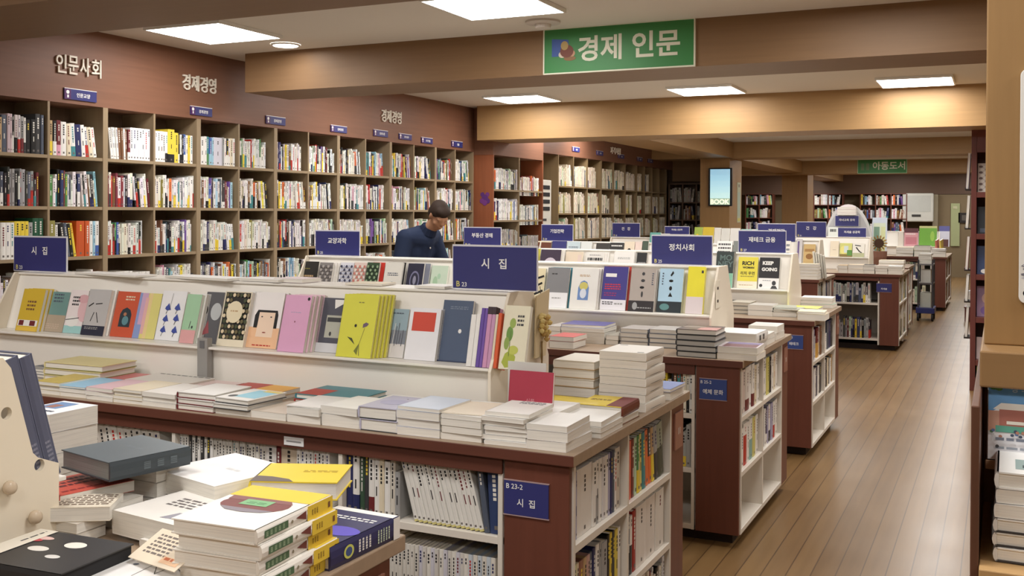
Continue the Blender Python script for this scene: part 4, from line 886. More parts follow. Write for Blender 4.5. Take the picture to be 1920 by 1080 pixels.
shelve((xe, yem+.009, S2[2]), 'y', ye1-yem-.01, 'the lowest far pigeonhole of '+de, 'white', near=True)
shelve((xe, ye0, S2[2]), 'y', yem-.008-ye0, 'the lowest near pigeonhole of '+de, 'mix', near=True)
# ---------------------------------------------------------------- politics table (정치사회 sign)
T3 = display_table('red-brown sales table under the 정치사회 (politics) sign', -4.2, -1.10, 4.88, 6.14, divs=(-3.42, -2.64, -1.93))
post_plate('blue plate on the end panel of the politics table', -1.313, -1.18, .704, .803, T3['yf']-.0005, '예체 문화', 'B 25-2', BLUE2)
RK3, _, _ = rack('cream display rack on the politics table', -4.14, -1.385, 5.40)
table_sign('blue 정치사회 sign B25 on the second rack, aisle end', '정치사회', 'B25', -1.62, 5.64, 1.312)
table_sign('blue 교양과학 sign at the wall end of the second rack', '교양과학', 'B25', -3.95, 5.64, 1.312, h=.165)
fb = lambda *a, **k: face_book(RK3, *a, **k)
OP = ' on the politics rack'
fb('black book with tiny pale title'+OP, 557, 588, 490, (52, 50, 48), [('s', .2, .4, .8, .6, 2, 'tan'), ('s', .2, .75, .5, .8, 1, 'olive')])
fl = lambda c1, c2: [('e', .12+.19*(i % 5)+.05*(i//5 % 2), .08+.1*(i//5), .08, .04, (c1, c2)[i % 2]) for i in range(45)]
fb('grey book with floral print'+OP, 590, 615, 492, (138, 134, 132), fl((104, 100, 100), (170, 164, 160)), copies=2, copy_color='white', step=(.012, 0))
fb('white book with navy leaves'+OP, 629, 654, 492, (222, 222, 230), fl((64, 66, 90), (180, 184, 200)))
fb('pale pink floral book'+OP, 655, 678, 492, (224, 204, 196), fl((196, 124, 112), (226, 216, 206)))
fb('dark green leafy book'+OP, 679, 702, 492, (62, 84, 62), fl((140, 164, 130), (44, 60, 46)), copies=1, copy_color=(200, 56, 46), step=(.03, 0))
fb('white book with a small green wreath'+OP, 713, 746, 492, (222, 220, 212), [('e', .5, .3, .22, .18, (90, 120, 100)), ('e', .5, .3, .13, .1, (214, 216, 206)), ('s', .2, .62, .8, .72, 2, 'slate')], copies=1, copy_color='black', step=(.01, 0))
fb('navy book with a pale ring emblem'+OP, 756, 786, 494, (48, 48, 66), [('e', .5, .55, .3, .25, (120, 120, 150)), ('e', .5, .55, .24, .2, (48, 48, 66)), ('e', .5, .55, .1, .12, (140, 140, 160)), ('s', .3, .12, .7, .2, 1, 'grey')], copies=1, copy_color=(130, 134, 150), step=(.035, 0))
fb('pale green botanical book'+OP, 801, 832, 498, (198, 216, 196), [('e', .3, .5, .15, .2, (164, 196, 164)), ('s', .2, .35, .8, .45, 2, (140, 176, 150)), ('e', .5, .7, .1, .08, (170, 204, 176))])
fb('cream book with big black lettering'+OP, 994, 1016, 503, (226, 214, 178), [('l', .1, .3, .9, .42, .18, 'black'), ('l', .1, .5, .8, .62, .16, 'black'), ('l', .2, .72, .9, .8, .16, 'black'), ('l', .1, .12, .9, .2, .1, 'charcoal')])
fb('grey book with white foot and teal spine'+OP, 1020, 1061, 502, (132, 132, 134), [('r', 0, 0, 1, .38, (234, 234, 236)), ('s', .2, .8, .45, .86, 1, 'charcoal'), ('s', .3, .2, .7, .26, 1, 'grey')], copies=2, copy_color=(58, 128, 146), step=(.008, 0))
fb('white book with a small arched picture'+OP, 1066, 1116, 503, (230, 228, 222), [('p', [(.28, .22), (.68, .22), (.68, .52), (.6, .66), (.48, .7), (.36, .66), (.28, .52)], (110, 140, 190)), ('e', .48, .56, .16, .1, (206, 196, 110)), ('e', .48, .38, .12, .12, (214, 220, 230)), ('s', .3, .78, .7, .84, 2, 'tan')], copies=2, copy_color='white', step=(.007, 0))
fb('blue-violet book with red lines and white foot'+OP, 1125, 1171, 500, (72, 66, 136), [('r', .1, .76, .55, .84, 'white'), ('s', .1, .45, .75, .6, 3, (206, 60, 70)), ('s', .1, .3, .6, .4, 2, (150, 60, 110))], copies=1, copy_color=(196, 70, 60), step=(.012, 0), band=(0, .24, (228, 226, 232), [('s', .05, .45, .5, .8, 2, 'charcoal'), ('s', .55, .4, .9, .7, 1, 'grey')]))
fb('warm grey book with black ink marks'+OP, 1177, 1224, 504, (178, 168, 160), [('e', .5, .88, .06, .04, 'charcoal'), ('e', .5, .72, .08, .035, 'charcoal'), ('e', .48, .56, .09, .03, 'black'), ('e', .5, .4, .04, .07, 'charcoal'), ('s', .85, .6, .93, .9, 6, 'slate')], band=(0, .25, (52, 48, 50), [('e', .25, .5, .1, .35, 'grey'), ('s', .35, .2, .9, .4, 1, 'grey')]), copies=1, step=(.006, 0))
fb('light blue book with black ink marks'+OP, 1231, 1276, 504, (176, 208, 228), [('p', [(.45, .85), (.55, .95), (.6, .9), (.5, .82)], 'black'), ('e', .5, .72, .09, .03, 'black'), ('e', .5, .55, .06, .05, 'black'), ('p', [(.42, .36), (.6, .36), (.5, .46)], 'black'), ('s', .12, .6, .18, .9, 5, 'slate')], band=(0, .25, (44, 52, 56), [('e', .3, .5, .2, .3, (96, 140, 140))]))
fb('yellow jacketed book, nearest the aisle'+OP, 1284, 1316, 500, (232, 222, 62), [('r', 0, 0, 1, .36, (222, 210, 212)), ('r', .8, .86, .92, .92, 'charcoal')], t=.03, page=(226, 216, 120))
t = thing('bookmark_card', 'small printed card stuck on the aisle end of the politics rack', 'card', (-1.383, 5.50, 1.09)); m = MB(); m.box(0.0005, .002, -.03, .06, 0, .15, mat((226, 218, 200))); m.build('card', t); m = MB(); m.box(.002, .0026, .0, .03, .10, .115, mat((70, 60, 56))); m.box(.002, .0026, .0, .03, .03, .045, mat((70, 60, 56))); m.build('print', t)
E3 = 'on the politics table'
def s3(desc, a, b, items, **k): return stack(desc+', politics table', a, b, k.pop('y', 4.91), .9, items, **k)
H = lambda c, **k: dict(hard=True, spine=c, back=c, **k)
s3('white stack left of the purple-topped pair', 1026, 1050, [(3, 0.0268, (196, 190, 184))], y=5.17)
s3('purple-topped thick pair', 1052, 1132, [(1, 0.0610, (206, 202, 196)), (1, 0.0195, 'white'), (1, 0.0146, (108, 106, 164))], y=5.17)
s3('olive-grey pair beside the purple-topped pair', 1135, 1158, [(2, 0.0244, (176, 170, 158))], y=5.17)
s3('low pair with a framed cover', 1030, 1075, [(1, 0.0366, (112, 74, 58), dict(art=[('r', .2, .2, .8, .8, 'cream')])), (1, 0.0244, (196, 90, 86))], depth=.18)
s3('grey hardback stack of four', 1162, 1214, [(4, 0.0220, (190, 184, 180), H('grey'))], y=5.17, depth=.19)
s3('second grey hardback stack of four', 1216, 1272, [(4, 0.0232, (196, 192, 188), H('slate'))], y=5.17, depth=.19)
s3('dark hardback stack of five', 1268, 1342, [(4, 0.0262, (60, 62, 62), H('charcoal', page=(196, 194, 188))), (1, 0.0256, (110, 96, 92), H('charcoal', art=[('r', .5, 0, 1, .6, (196, 150, 146)), ('e', .3, .6, .3, .2, (150, 138, 130))]))], depth=.2)
s3('white pair with a maroon picture cover', 1344, 1418, [(1, 0.0293, 'cream'), (1, 0.0317, (196, 186, 190), dict(art=[('r', .1, .05, .95, .95, (116, 78, 82)), ('r', .1, .6, .95, .95, (124, 112, 150))]))], depth=.2)
s3('two bulky white hardbacks by the aisle', 1385, 1470, [(1, 0.0366, (232, 228, 224), dict(hard=True, flip=True, spine='white', back='charcoal', spine_art=[('s', .3, .2, .8, .8, 2, 'charcoal')])), (1, 0.0537, (236, 234, 232), dict(hard=True, flip=True, spine='white', back='charcoal', spine_art=[('s', .3, .2, .8, .8, 2, 'charcoal')]))], y=5.24, depth=.24, x01=(-1.335, -1.115))
s3('pink picture book beside the bulky white hardbacks', 1320, 1384, [(1, 0.0366, 'white'), (1, 0.0244, (226, 198, 196), dict(art=[('r', .4, .1, .9, .9, (200, 120, 120))]))], y=5.18, depth=.19, x01=(-1.6, -1.345))
s3('wide white sheets behind the pink picture book', 1340, 1440, [(2, 0.0268, 'white')], y=5.52, depth=.22, x01=(-1.37, -1.12))
s3('white paperbacks at the far aisle corner', 1420, 1480, [(2, 0.0366, 'white')], y=5.80, depth=.2, x01=(-1.28, -1.12))
S3 = [z+.0245 for z in T3['shelves']]
xe = T3['xe']-.004; ye0 = T3['yf']+.039; yem = T3['ym']; ye1 = T3['yp']-.019; de = 'the politics table end'
shelve((xe, ye0, S3[0]), 'y', yem-.008-ye0, 'the upper near pigeonhole of '+de, books=[(.02, 'brown', .2), (.03, 'white', .2, 0, (.12, 'charcoal')), (.03, (226, 212, 208), .21), (.045, (226, 222, 218), .215, 0, (.26, 'maroon')), (.03, 'white', .215), (.03, 'white', .215, 0, (.3, 'maroon')), (.03, 'cream', .2), (.03, 'white', .2)], near=True)
shelve((xe, yem+.009, S3[0]), 'y', ye1-yem-.01, 'the upper far pigeonhole of '+de, books=[(.03, 'cream', .2), (.03, 'white', .205), (.024, 'white', .2), (.04, (214, 206, 120), .2), (.03, 'black', .19), (.03, 'white', .2), (.03, 'cream', .2), (.03, 'white', .2)], near=True)
shelve((xe, ye0, S3[1]), 'y', yem-.008-ye0, 'the lower near pigeonhole of '+de, books=[(.03, 'lavender', .19), (.03, 'white', .19, 0, None), (.035, 'white', .205, 0, (.72, 'red')), (.03, 'white', .2), (.035, 'white', .205, 0, (.5, (140, 176, 168))), (.035, (206, 200, 120), .2), (.03, 'white', .2)], near=True)
shelve((xe, yem+.009, S3[1]), 'y', ye1-yem-.01, 'the lower far pigeonhole of '+de, books=[(.02, 'cream', .2), (.03, (60, 64, 66), .2), (.02, 'white', .2), (.025, (70, 64, 100), .195, 0, (.3, 'white')), (.02, 'lavender', .2), (.03, 'white', .2, 0, (.3, 'black')), (.03, 'lavender', .2), (.03, 'white', .2, 0, (.35, 'red')), (.04, 'white', .2)], near=True)
shelve((-1.92, T3['yf']+.012, S3[0]), 'x', .568, 'politics table upper front shelf beside the end panel', 'mix', fill=1, near=True)
shelve((-1.92, T3['yf']+.012, S3[1]), 'x', .568, 'politics table lower front shelf beside the end panel', 'dark', fill=1, near=True)
# ---------------------------------------------------------------- finance table (재테크 금융 sign)
T4 = display_table('red-brown sales table under the 재테크 금융 (finance) sign', -4.2, -1.095, 6.93, 8.20, divs=(-3.42, -2.64, -1.93))
post_plate('blue plate on the end panel of the finance table', -1.29, -1.17, .71, .80, T4['yf']-.0005, '재테크', 'B 27-2', BLUE2)
RK4, _, _ = rack('cream display rack on the finance table', -4.14, -1.36, 7.48)
table_sign('blue 재테크 금융 sign B27 on the third rack, aisle end', '재테크 금융', 'B27', -1.60, 7.70, 1.312)
table_sign('blue 부동산 경매 sign at the wall end of the third rack', '부동산 경매', 'B27', -3.93, 7.70, 1.312)
fb = lambda *a, **k: face_book(RK4, *a, **k)
OF = ' on the finance rack'
fb('yellow book with a black eye'+OF, 996, 1007, 466, (196, 190, 70), [('e', .3, .6, .2, .2, 'black')])
fb('dark violet book with a white hand print'+OF, 1008, 1046, 468, (60, 44, 66), [('e', .5, .45, .36, .3, (206, 196, 210)), ('e', .5, .45, .1, .1, (60, 44, 66)), ('r', .3, .0, .7, .2, (206, 196, 210))], copies=2, copy_color='white', step=(.008, 0))
fb('cream book with a bobbed head'+OF, 1055, 1088, 472, (228, 212, 190), [('e', .5, .35, .36, .3, (60, 40, 34)), ('e', .5, .28, .24, .22, (226, 196, 170)), ('r', .7, .2, .9, .9, (226, 206, 196))])
fb('white book with bold black title'+OF, 1093, 1128, 473, (230, 228, 222), [('s', .1, .45, .9, .82, 2, 'black'), ('s', .2, .86, .8, .92, 1, 'grey')], copies=2, copy_color='white', step=(.012, 0))
fb('white book with a small percent title'+OF, 1146, 1184, 472, (234, 232, 228), [('s', .3, .55, .75, .65, 1, 'black'), ('s', .2, .75, .8, .82, 2, 'grey')], t=.012, copies=1)
fb('black book with a thin grey title'+OF, 1189, 1208, 474, (46, 46, 46), [('s', .1, .6, .9, .7, 1, 'grey')])
fb('dark green money book with a teal foot'+OF, 1339, 1372, 472, (44, 54, 52), [('r', 0, 0, 1, .4, (132, 186, 160)), ('t', 'MO', .55, .83, .16, (96, 116, 112)), ('t', 'NEY', .55, .65, .16, (96, 116, 112)), ('e', .4, .47, .12, .06, 'pale green')], copies=1, step=(.004, 0))
fb('yellow RICH WOMAN book'+OF, 1381, 1418, 482, (226, 212, 72), [('t', 'RICH', .5, .8, .13, 'black', .04), ('t', 'WOMAN', .52, .66, .07, 'black', .05), ('t', '리치 우먼', .5, .48, .11, 'black'), ('s', .15, .34, .85, .39, 1, 'olive')], band=(0, .22, (232, 226, 206), [('s', .1, .3, .8, .5, 1, 'tan')]))
fb('black KEEP GOING book'+OF, 1421, 1459, 483, (40, 38, 40), [('t', 'KEEP', .42, .82, .12, 'white', .05), ('t', 'GOING', .5, .62, .115, 'white', .05)], band=(0, .34, (236, 234, 232), [('e', .76, .55, .1, .22, 'charcoal'), ('p', [(.6, .02), (.95, .02), (.85, .3), (.68, .3)], 'charcoal'), ('e', .12, .3, .08, .15, 'charcoal'), ('s', .2, .7, .6, .8, 1, 'slate')]))
E4 = 'on the finance table'
def s4(desc, a, b, items, **k): return stack(desc+', finance table', a, b, k.pop('y', 6.97), .9, items, **k)
s4('dark hardback trio nearest the politics rack', 1338, 1366, [(3, .026, (60, 60, 60), H('charcoal', page=(200, 196, 186)))], y=7.2, depth=.2)
s4('dark hardback trio under the RICH WOMAN book', 1367, 1406, [(3, .026, (196, 190, 178), H('charcoal', page=(214, 206, 190)))], y=7.2, depth=.2)
s4('two thick grey paperbacks', 1402, 1448, [(2, .036, (196, 192, 186))], y=7.12)
s4('curled grey magazines', 1448, 1494, [(1, .03, (186, 182, 176)), (4, .007, (180, 184, 172), dict(turn=.05))], y=7.12, jitter=4)
s4('cream pair with a yellow-edged book, front corner', 1494, 1545, [(1, .04, 'cream'), (1, .016, (230, 222, 190), dict(turn=.06))], depth=.19)
s4('lime-yellow book behind the front corner pair', 1512, 1560, [(1, .03, 'white'), (1, .02, (218, 224, 90))], y=7.3, depth=.2, x01=(-1.40, -1.13))
s4('mint and white stack by the aisle', 1490, 1540, [(2, .026, (196, 216, 200)), (1, .02, 'white')], y=7.95, depth=.2, x01=(-1.36, -1.13))
S4 = [z+.0245 for z in T4['shelves']]
xe = T4['xe']-.004; ye0 = T4['yf']+.039; yem = T4['ym']; ye1 = T4['yp']-.019; de = 'the finance table end'
shelve((xe, ye0, S4[0]), 'y', yem-.008-ye0, 'the upper near pigeonhole of '+de, books=[(.04, 'white', .2, 0, (.2, 'maroon')), (.03, 'lavender', .2), (.03, 'white', .15), (.05, 'maroon', .2, 0, (.5, (206, 160, 80))), (.03, 'white', .2), (.04, 'brown', .2)], near=True)
shelve((xe, yem+.009, S4[0]), 'y', ye1-yem-.01, 'the upper far pigeonhole of '+de, books=[(.03, 'white', .2), (.03, 'black', .2), (.05, 'white', .12), (.05, 'slate', .2), (.05, 'navy', .2), (.05, 'charcoal', .2)], near=True)
shelve((xe, ye0, S4[1]), 'y', yem-.008-ye0, 'the lower near pigeonhole of '+de, books=[(.04, 'white', .19), (.04, 'lavender', .19), (.04, 'white', .2), (.05, (70, 66, 90), .2), (.04, 'white', .2), (.06, 'charcoal', .2)], near=True)
shelve((xe, yem+.009, S4[1]), 'y', ye1-yem-.01, 'the lower far pigeonhole of '+de, books=[(.04, 'navy', .2), (.04, 'white', .2), (.04, 'black', .2), (.04, 'cream', .2), (.04, 'charcoal', .2), (.04, 'white', .18), (.03, 'tan', .2)], near=True)
# ---------------------------------------------------------------- economy table (경제전망) and health table (건강)
T5 = display_table('red-brown sales table under the 경제전망 (economy) sign', -4.35, -1.78, 9.22, 10.42, divs=(-3.5, -2.7), shelves=(.60, .335, .06))
RK5, _, _ = rack('cream display rack on the economy table', -4.3, -1.98, 9.60)
table_sign('blue 기업전략 sign at the wall end of the fourth rack', '기업전략', 'B29', -4.13, 9.79, 1.312, h=.17)
table_sign('blue 경제전망 sign half hidden by the 재테크 금융 sign', '경제전망', 'B29', -1.90, 9.79, 1.34, h=.17)
fb = lambda *a, **k: face_book(RK5, *a, **k)
OE = ' on the economy rack'
for a, b, top, c, lb, art in ((1004, 1029, 452, (110, 66, 50), 'red-brown book in a cream frame', [('r', 0, .95, 1, 1, 'cream')]), (1031, 1058, 452, (58, 60, 120), 'dark blue book with white lettering', [('s', .1, .5, .8, .62, 1, 'white')]), (1059, 1084, 453, (196, 212, 218), 'pale blue book', [('s', .15, .6, .85, .8, 3, 'slate')]), (1085, 1106, 453, (220, 224, 222), 'white book with a black title', [('s', .2, .45, .9, .55, 1, 'black')]), (1114, 1139, 456, (58, 54, 50), 'dark brown book', [('s', .2, .5, .8, .6, 1, 'brown')]), (1140, 1166, 455, (40, 38, 38), 'black book with a white title', [('s', .1, .8, .9, .9, 1, 'white'), ('e', .5, .45, .3, .2, (150, 140, 130))]), (1167, 1186, 453, (226, 212, 190), 'cream book with a black figure', [('e', .5, .55, .25, .2, 'black')]), (1187, 1200, 453, (226, 206, 196), 'pale pink book', []), (1201, 1212, 452, (70, 84, 70), 'dark green book', []), (1341, 1370, 452, (230, 228, 224), 'white book with bold lines of type', [('s', .1, .55, .9, .92, 3, 'charcoal')]), (1372, 1382, 452, (120, 124, 120), 'grey book', []), (1470, 1480, 452, (226, 222, 214), 'white book nearest the aisle', [('s', .2, .5, .8, .9, 3, 'slate')])):
    fb(lb+OE, a, b, top, c, art, py=460)
def s5(desc, a, b, items, **k): return stack(desc, a, b, k.pop('y', 9.26), .9, items, **k)
s5('white stack at the economy table corner', 1466, 1486, [(4, .03, 'white')], y=9.3, py=540)
s5('cream stack by the aisle on the economy table', 1486, 1510, [(5, .025, 'cream')], y=9.6, py=540, x01=(-2.02, -1.8))
s5('tall white stack by the aisle on the economy table', 1490, 1516, [(6, .03, 'white')], y=10.0, py=530, x01=(-2.05, -1.82))
T5b = display_table('red-brown sales table under the aisle-end 건강 (health) sign', -4.35, -1.75, 11.35, 12.55, divs=(-3.5, -2.7))
RK6, _, _ = rack('cream display rack on the health table', -4.3, -1.82, 11.72)
table_sign('blue 건강 sign at the wall end of the fifth rack', '건   강', 'B31', -4.12, 11.92, 1.312, h=.17)
table_sign('blue 건강 sign beside the 경제전망 sign, aisle end', '건   강', 'B31', X(1521, 11.92, 432), 11.92, 1.34, h=.175, w=.32)
fb = lambda *a, **k: face_book(RK6, *a, **k)
OH = ' on the health rack'
for a, b, top, c, lb, art in ((1215, 1235, 436, (120, 190, 180), 'mint book', []), (1236, 1252, 438, (226, 226, 226), 'white book with two dark lines', [('s', .2, .5, .8, .8, 2, 'slate')]), (1298, 1313, 426, (170, 194, 90), 'leaf-green book', [('e', .4, .6, .3, .2, 'yellow')]), (1314, 1335, 426, (222, 196, 70), 'yellow-ochre book with a dark figure', [('e', .5, .5, .12, .16, 'charcoal')]), (1336, 1348, 427, (232, 230, 224), 'white book with green lines', [('s', .1, .2, .9, .5, 3, 'green')]), (1349, 1365, 428, (226, 226, 220), 'white book with a black picture', [('r', .05, .3, .95, .6, 'charcoal'), ('r', .0, 0, 1, .28, (196, 206, 90))]), (1366, 1384, 428, (232, 230, 226), 'white book with yellow foot', [('r', 0, 0, 1, .3, (200, 206, 80))]), (1386, 1420, 430, (180, 222, 214), 'pale turquoise book', [('r', .6, .9, .8, 1, 'white')]), (1506, 1528, 458, (206, 176, 120), 'tan book with a brown oval', [('e', .5, .35, .3, .15, (150, 106, 60)), ('r', .1, .6, .9, .75, (170, 130, 80))]), (1492, 1503, 448, (210, 206, 206), 'white book with a purple strip', [('r', .2, .1, .5, .9, (110, 90, 140))])):
    fb(lb+OH, a, b, top, c, art, py=440)
for i in range(5):
    xx = X(1532+i*4.5, 11.75, 480)
    book('%s tall white booklet leaning at the aisle end of the health rack' % ORD[i+1], .15, .29-.01*i, .02, (224-6*i, 222-6*i, 212-6*i), loc=(xx+.02, 11.62, .902), rot=(R(-6), 0, R(97)))
stack('white stack at the health table corner', 1516, 1543, 11.38, .9, [(5, .032, 'cream')], x01=(-1.98, -1.77), depth=.2)
stack('white stack left of the corner on the health table', 1490, 1516, 11.38, .9, [(6, .03, 'white')], x01=(-2.2, -2.0), depth=.2)
xe = T5b['xe']-.004; S5 = [z+.0245 for z in T5b['shelves']]
for a, b, w_ in ((T5b['yf']+.039, T5b['ym']-.008, 'near'), (T5b['ym']+.009, T5b['yp']-.019, 'far')):
    shelve((xe, a, S5[0]), 'y', b-a, 'the upper %s pigeonhole of the health table end' % w_, 'grey', tr=(.02, .04))
# ---------------------------------------------------------------- self-help table (처세술 성공학)
T6 = display_table('red-brown sales table under the 처세술 성공학 (self-help) sign', -4.3, -1.05, 12.80, 14.15, divs=(-3.5, -2.7, -1.95), shelves=(.53, .11))
post_plate('small purple-blue plate on the end panel of the self-help table', -1.32, -1.15, .69, .79, T6['yf']-.0005, '처세술', '', BLUE)
T7 = display_table('red-brown sales table right behind the self-help table', -4.3, -1.10, 14.5, 15.6, divs=(-3.5, -2.7), shelves=(.53, .11))
RK7, _, _ = rack('cream display rack on the self-help table', -4.25, -1.50, 13.7)
table_sign('blue 처세술 성공학 sign at the wall end of the sixth rack', '처세술 성공학', None, -4.06, 13.9, 1.312, h=.11)
table_sign('blue 처세술 성공학 sign at the aisle end of the sixth rack', '처세술 성공학', None, -1.735, 13.9, 1.29, h=.14)
fb = lambda *a, **k: face_book(RK7, *a, **k)
fb('green-yellow picture book under the aisle 처세술 성공학 sign', 1574, 1597, 456, (206, 206, 120), [('e', .3, .5, .25, .3, (226, 216, 130)), ('r', .35, .3, .7, .8, (206, 216, 214)), ('r', 0, 0, 1, .2, (130, 110, 60)), ('r', .6, .1, 1, .5, (90, 140, 66))], py=470)
fb('white book with black ink strokes under the aisle 처세술 성공학 sign', 1598, 1620, 456, (230, 226, 216), [('l', .3, .7, .6, .4, .1, 'black'), ('l', .2, .85, .7, .8, .08, 'black'), ('l', .6, .4, .8, .3, .1, 'charcoal')], py=470, band=(0, .3, (176, 178, 140)))
fb('cream board book standing beside the aisle 처세술 성공학 sign', 1556, 1572, 452, (226, 214, 190), [('s', .3, .4, .7, .44, 1, 'brown')], py=470)
def s6(desc, a, b, items, **k): return stack(desc+', self-help table', a, b, k.pop('y', 12.83), .9, items, **k)
s6('tan stack', 1571, 1589, [(2, .045, 'tan')], py=515); s6('peach stack', 1590, 1619, [(2, .05, (222, 200, 172))], py=515)
s6('grey stack with a dark cover', 1619, 1640, [(2, .04, 'grey'), (1, .02, 'charcoal')], py=515); s6('pinkish stack', 1641, 1664, [(3, .032, (206, 190, 178))], py=515); s6('white stack at the corner', 1665, 1692, [(1, .05, 'cream'), (2, .022, 'white')], py=515)
s6('white sheets behind the pinkish stack', 1640, 1680, [(2, .03, 'white')], y=13.4, py=505, x01=(-1.5, -1.15)); s6('dark magazine behind the grey stack', 1618, 1650, [(1, .03, 'white'), (1, .02, 'black')], y=13.4, py=505, x01=(-1.85, -1.55))
s6('cream stack at the back', 1640, 1690, [(3, .04, 'cream')], y=13.85, py=495, x01=(-1.4, -1.1))
S6 = [z+.0245 for z in T6['shelves']]
for z, nm in zip(S6, ('upper', 'lower')):
    shelve((-1.94, T6['yf']+.012, z), 'x', .55, 'the %s front shelf of the self-help table' % nm, 'dark' if nm == 'lower' else 'grey', (.2, .25), (.018, .034), band=.5, near=True)
    for a, b, w_ in ((T6['yf']+.039, T6['ym']-.008, 'near'), (T6['ym']+.009, T6['yp']-.019, 'far')):
        shelve((T6['xe']-.004, a, z), 'y', b-a, 'the %s %s pigeonhole of the self-help table end' % (nm, w_), 'cream', (.2, .25), (.02, .04))
    for a, b, w_ in ((T7['yf']+.039, T7['ym']-.008, 'near'), (T7['ym']+.009, T7['yp']-.019, 'far')):
        shelve((T7['xe']-.004, a, z), 'y', b-a, 'the %s %s pigeonhole of the table behind self-help' % (nm, w_), 'grey', (.2, .25), (.02, .04))
# ---------------------------------------------------------------- the distant end of the aisle
T8 = display_table('dark red shelf table at the distant end of the aisle', -3.2, -.80, 18.5, 20.6, divs=(-2.4, -1.6), shelves=(.5, .10))
for z, nm in ((.5245, 'upper'), (.1245, 'lower')):
    shelve((-1.58, T8['yf']+.012, z), 'x', .45, 'the %s front shelf of the distant shelf table' % nm, 'cream', (.24, .3), (.03, .05))
    for a, b, w_ in ((T8['yf']+.039, T8['ym']-.008, 'near'), (T8['ym']+.009, T8['yp']-.019, 'far')):
        shelve((T8['xe']-.004, a, z), 'y', b-a, 'the %s %s pigeonhole of the distant shelf table' % (nm, w_), 'brown', (.24, .3), (.03, .05), band=.1)
RK8, _, _ = rack('pale rack of large picture books on the distant shelf table', -3.1, -.95, 19.1)
fb = lambda *a, **k: face_book(RK8, *a, **k)
OD = ' on the distant rack'
fb('pink picture book'+OD, 1695, 1721, 428, (206, 150, 156), [('r', .1, .1, .9, .5, (190, 120, 130)), ('r', 0, .75, 1, 1, (90, 50, 56)), ('s', .1, .6, .8, .7, 1, 'white')], py=460)
fb('bright green picture book'+OD, 1723, 1756, 424, (110, 164, 62), [('e', .75, .5, .12, .25, (150, 190, 80)), ('r', 0, .9, 1, 1, (190, 190, 130))], py=460)
fb('pale blue and white picture book'+OD, 1760, 1780, 424, (206, 206, 220), [('r', 0, .75, 1, 1, (90, 90, 150)), ('r', .3, 0, .9, .35, (90, 50, 44))], py=460)
fb('white boxed books'+OD, 1684, 1693, 434, (216, 208, 196), [], py=460)
stack('mint and navy stack on the distant shelf table corner', 1747, 1773, 18.53, .9, [(1, .06, (206, 214, 150)), (1, .04, (196, 200, 200)), (1, .02, 'navy'), (1, .015, 'white')], py=480, depth=.3)
stack('cream stack left of the corner on the distant shelf table', 1680, 1712, 18.53, .9, [(3, .05, 'cream')], py=480, depth=.3)
stack('pale green stack in the middle of the distant shelf table', 1714, 1744, 18.53, .9, [(2, .05, (206, 222, 196)), (1, .06, (220, 226, 190)), (1, .02, 'black')], py=480, depth=.3)
for i, (px, c, lb) in enumerate(((1757, (190, 110, 96), 'red-brown'), (1765, (196, 170, 80), 'mustard'))):
    book('%s thin book leaning on the corner stack of the distant table' % lb, .2, .27, .02, c, loc=(X(px, 18.9, 460), 18.78, .9006), rot=(0, R(-8), R(80)))
# arched white display with its sign, on the table behind the self-help table
t = thing('arched_display', 'large white arched display panel behind the aisle 처세술 성공학 sign', 'display', (X(1590, 15.0, 400), 15.0, .9))
m = MB(); wv = (X(1641, 15, 480)-X(1541, 15, 480))/2; hz = Z(383, 15, 1590)-.9
m.prism([(wv*math.cos(a*PI/24), 0, .001+hz*math.sin(a*PI/24)**.9) for a in range(25)], (0, .06, 0), mat((214, 214, 212), .5)); m.build('panel', t)
m = MB(); m.prism([(wv*.93*math.cos(a*PI/24), -.002, .01+hz*.93*math.sin(a*PI/24)**.9) for a in range(25)], (0, .002, 0), mat((190, 190, 192), .5)); m.build('inner_face', t)
table_sign('small blue 자녀교육 sign fixed high on the arched display', '자녀교육 유아', None, X(1588, 14.95, 411), 14.95, 1.435, w=.31, h=.15)
stack('pink and white soft pile on top of the 자녀교육 sign', 1570, 1605, 14.9, 1.592, [(1, .03, 'white'), (1, .05, 'pink'), (1, .03, (214, 176, 180))], py=395, depth=.12)
face_book((14.75, .901, R(10)), 'white book standing left of the arched display', 1551, 1570, 426, (226, 230, 222), [('s', .2, .8, .8, .95, 1, 'charcoal'), ('r', .5, .05, .8, .15, 'charcoal')], py=440)
face_book((15.3, .901, R(10)), 'pale blue and white picture book right of the arched display', 1634, 1662, 408, (196, 204, 216), [('r', .08, .05, .9, .88, (206, 214, 190)), ('r', .12, .2, .5, .8, (120, 150, 130)), ('r', .6, .1, .9, .8, (206, 210, 160))], py=440)
t = thing('sunflower_pot', 'small sunflower in a brown pot right of the arched display', 'plant', (X(1650, 15.0, 460), 14.9, .9))
m = MB(); m.lathe([(.07, .0008), (.10, .12), (.105, .2), (.09, .2)], (0, 0, 0), mat((130, 92, 76), .7), 14); m.build('pot', t)
m = MB(); m.tube([(0, 0, .19), (.01, 0, .25), (0, -.01, .3)], .012, mat((90, 110, 60), .7)); m.build('stem', t)
m = MB()
for k in range(14):
    a = 2*PI*k/14; m.face([(.05*math.cos(a-.12), -.03, .31+.05*math.sin(a-.12)), (0.095*math.cos(a-.13), -.035, .31+0.095*math.sin(a-.13)), (.115*math.cos(a), -.03, .31+.115*math.sin(a)), (0.095*math.cos(a+.13), -.025, .31+0.095*math.sin(a+.13)), (.05*math.cos(a+.12), -.03, .31+.05*math.sin(a+.12))], mat((150, 118, 66), .7))
m.build('petals', t)
m = MB(); m.lathe([(.06, -.02), (.065, 0), (.04, .02)], (0, -.03, .31), mat((70, 48, 32), .8), 14, 'y'); m.build('seed_head', t)
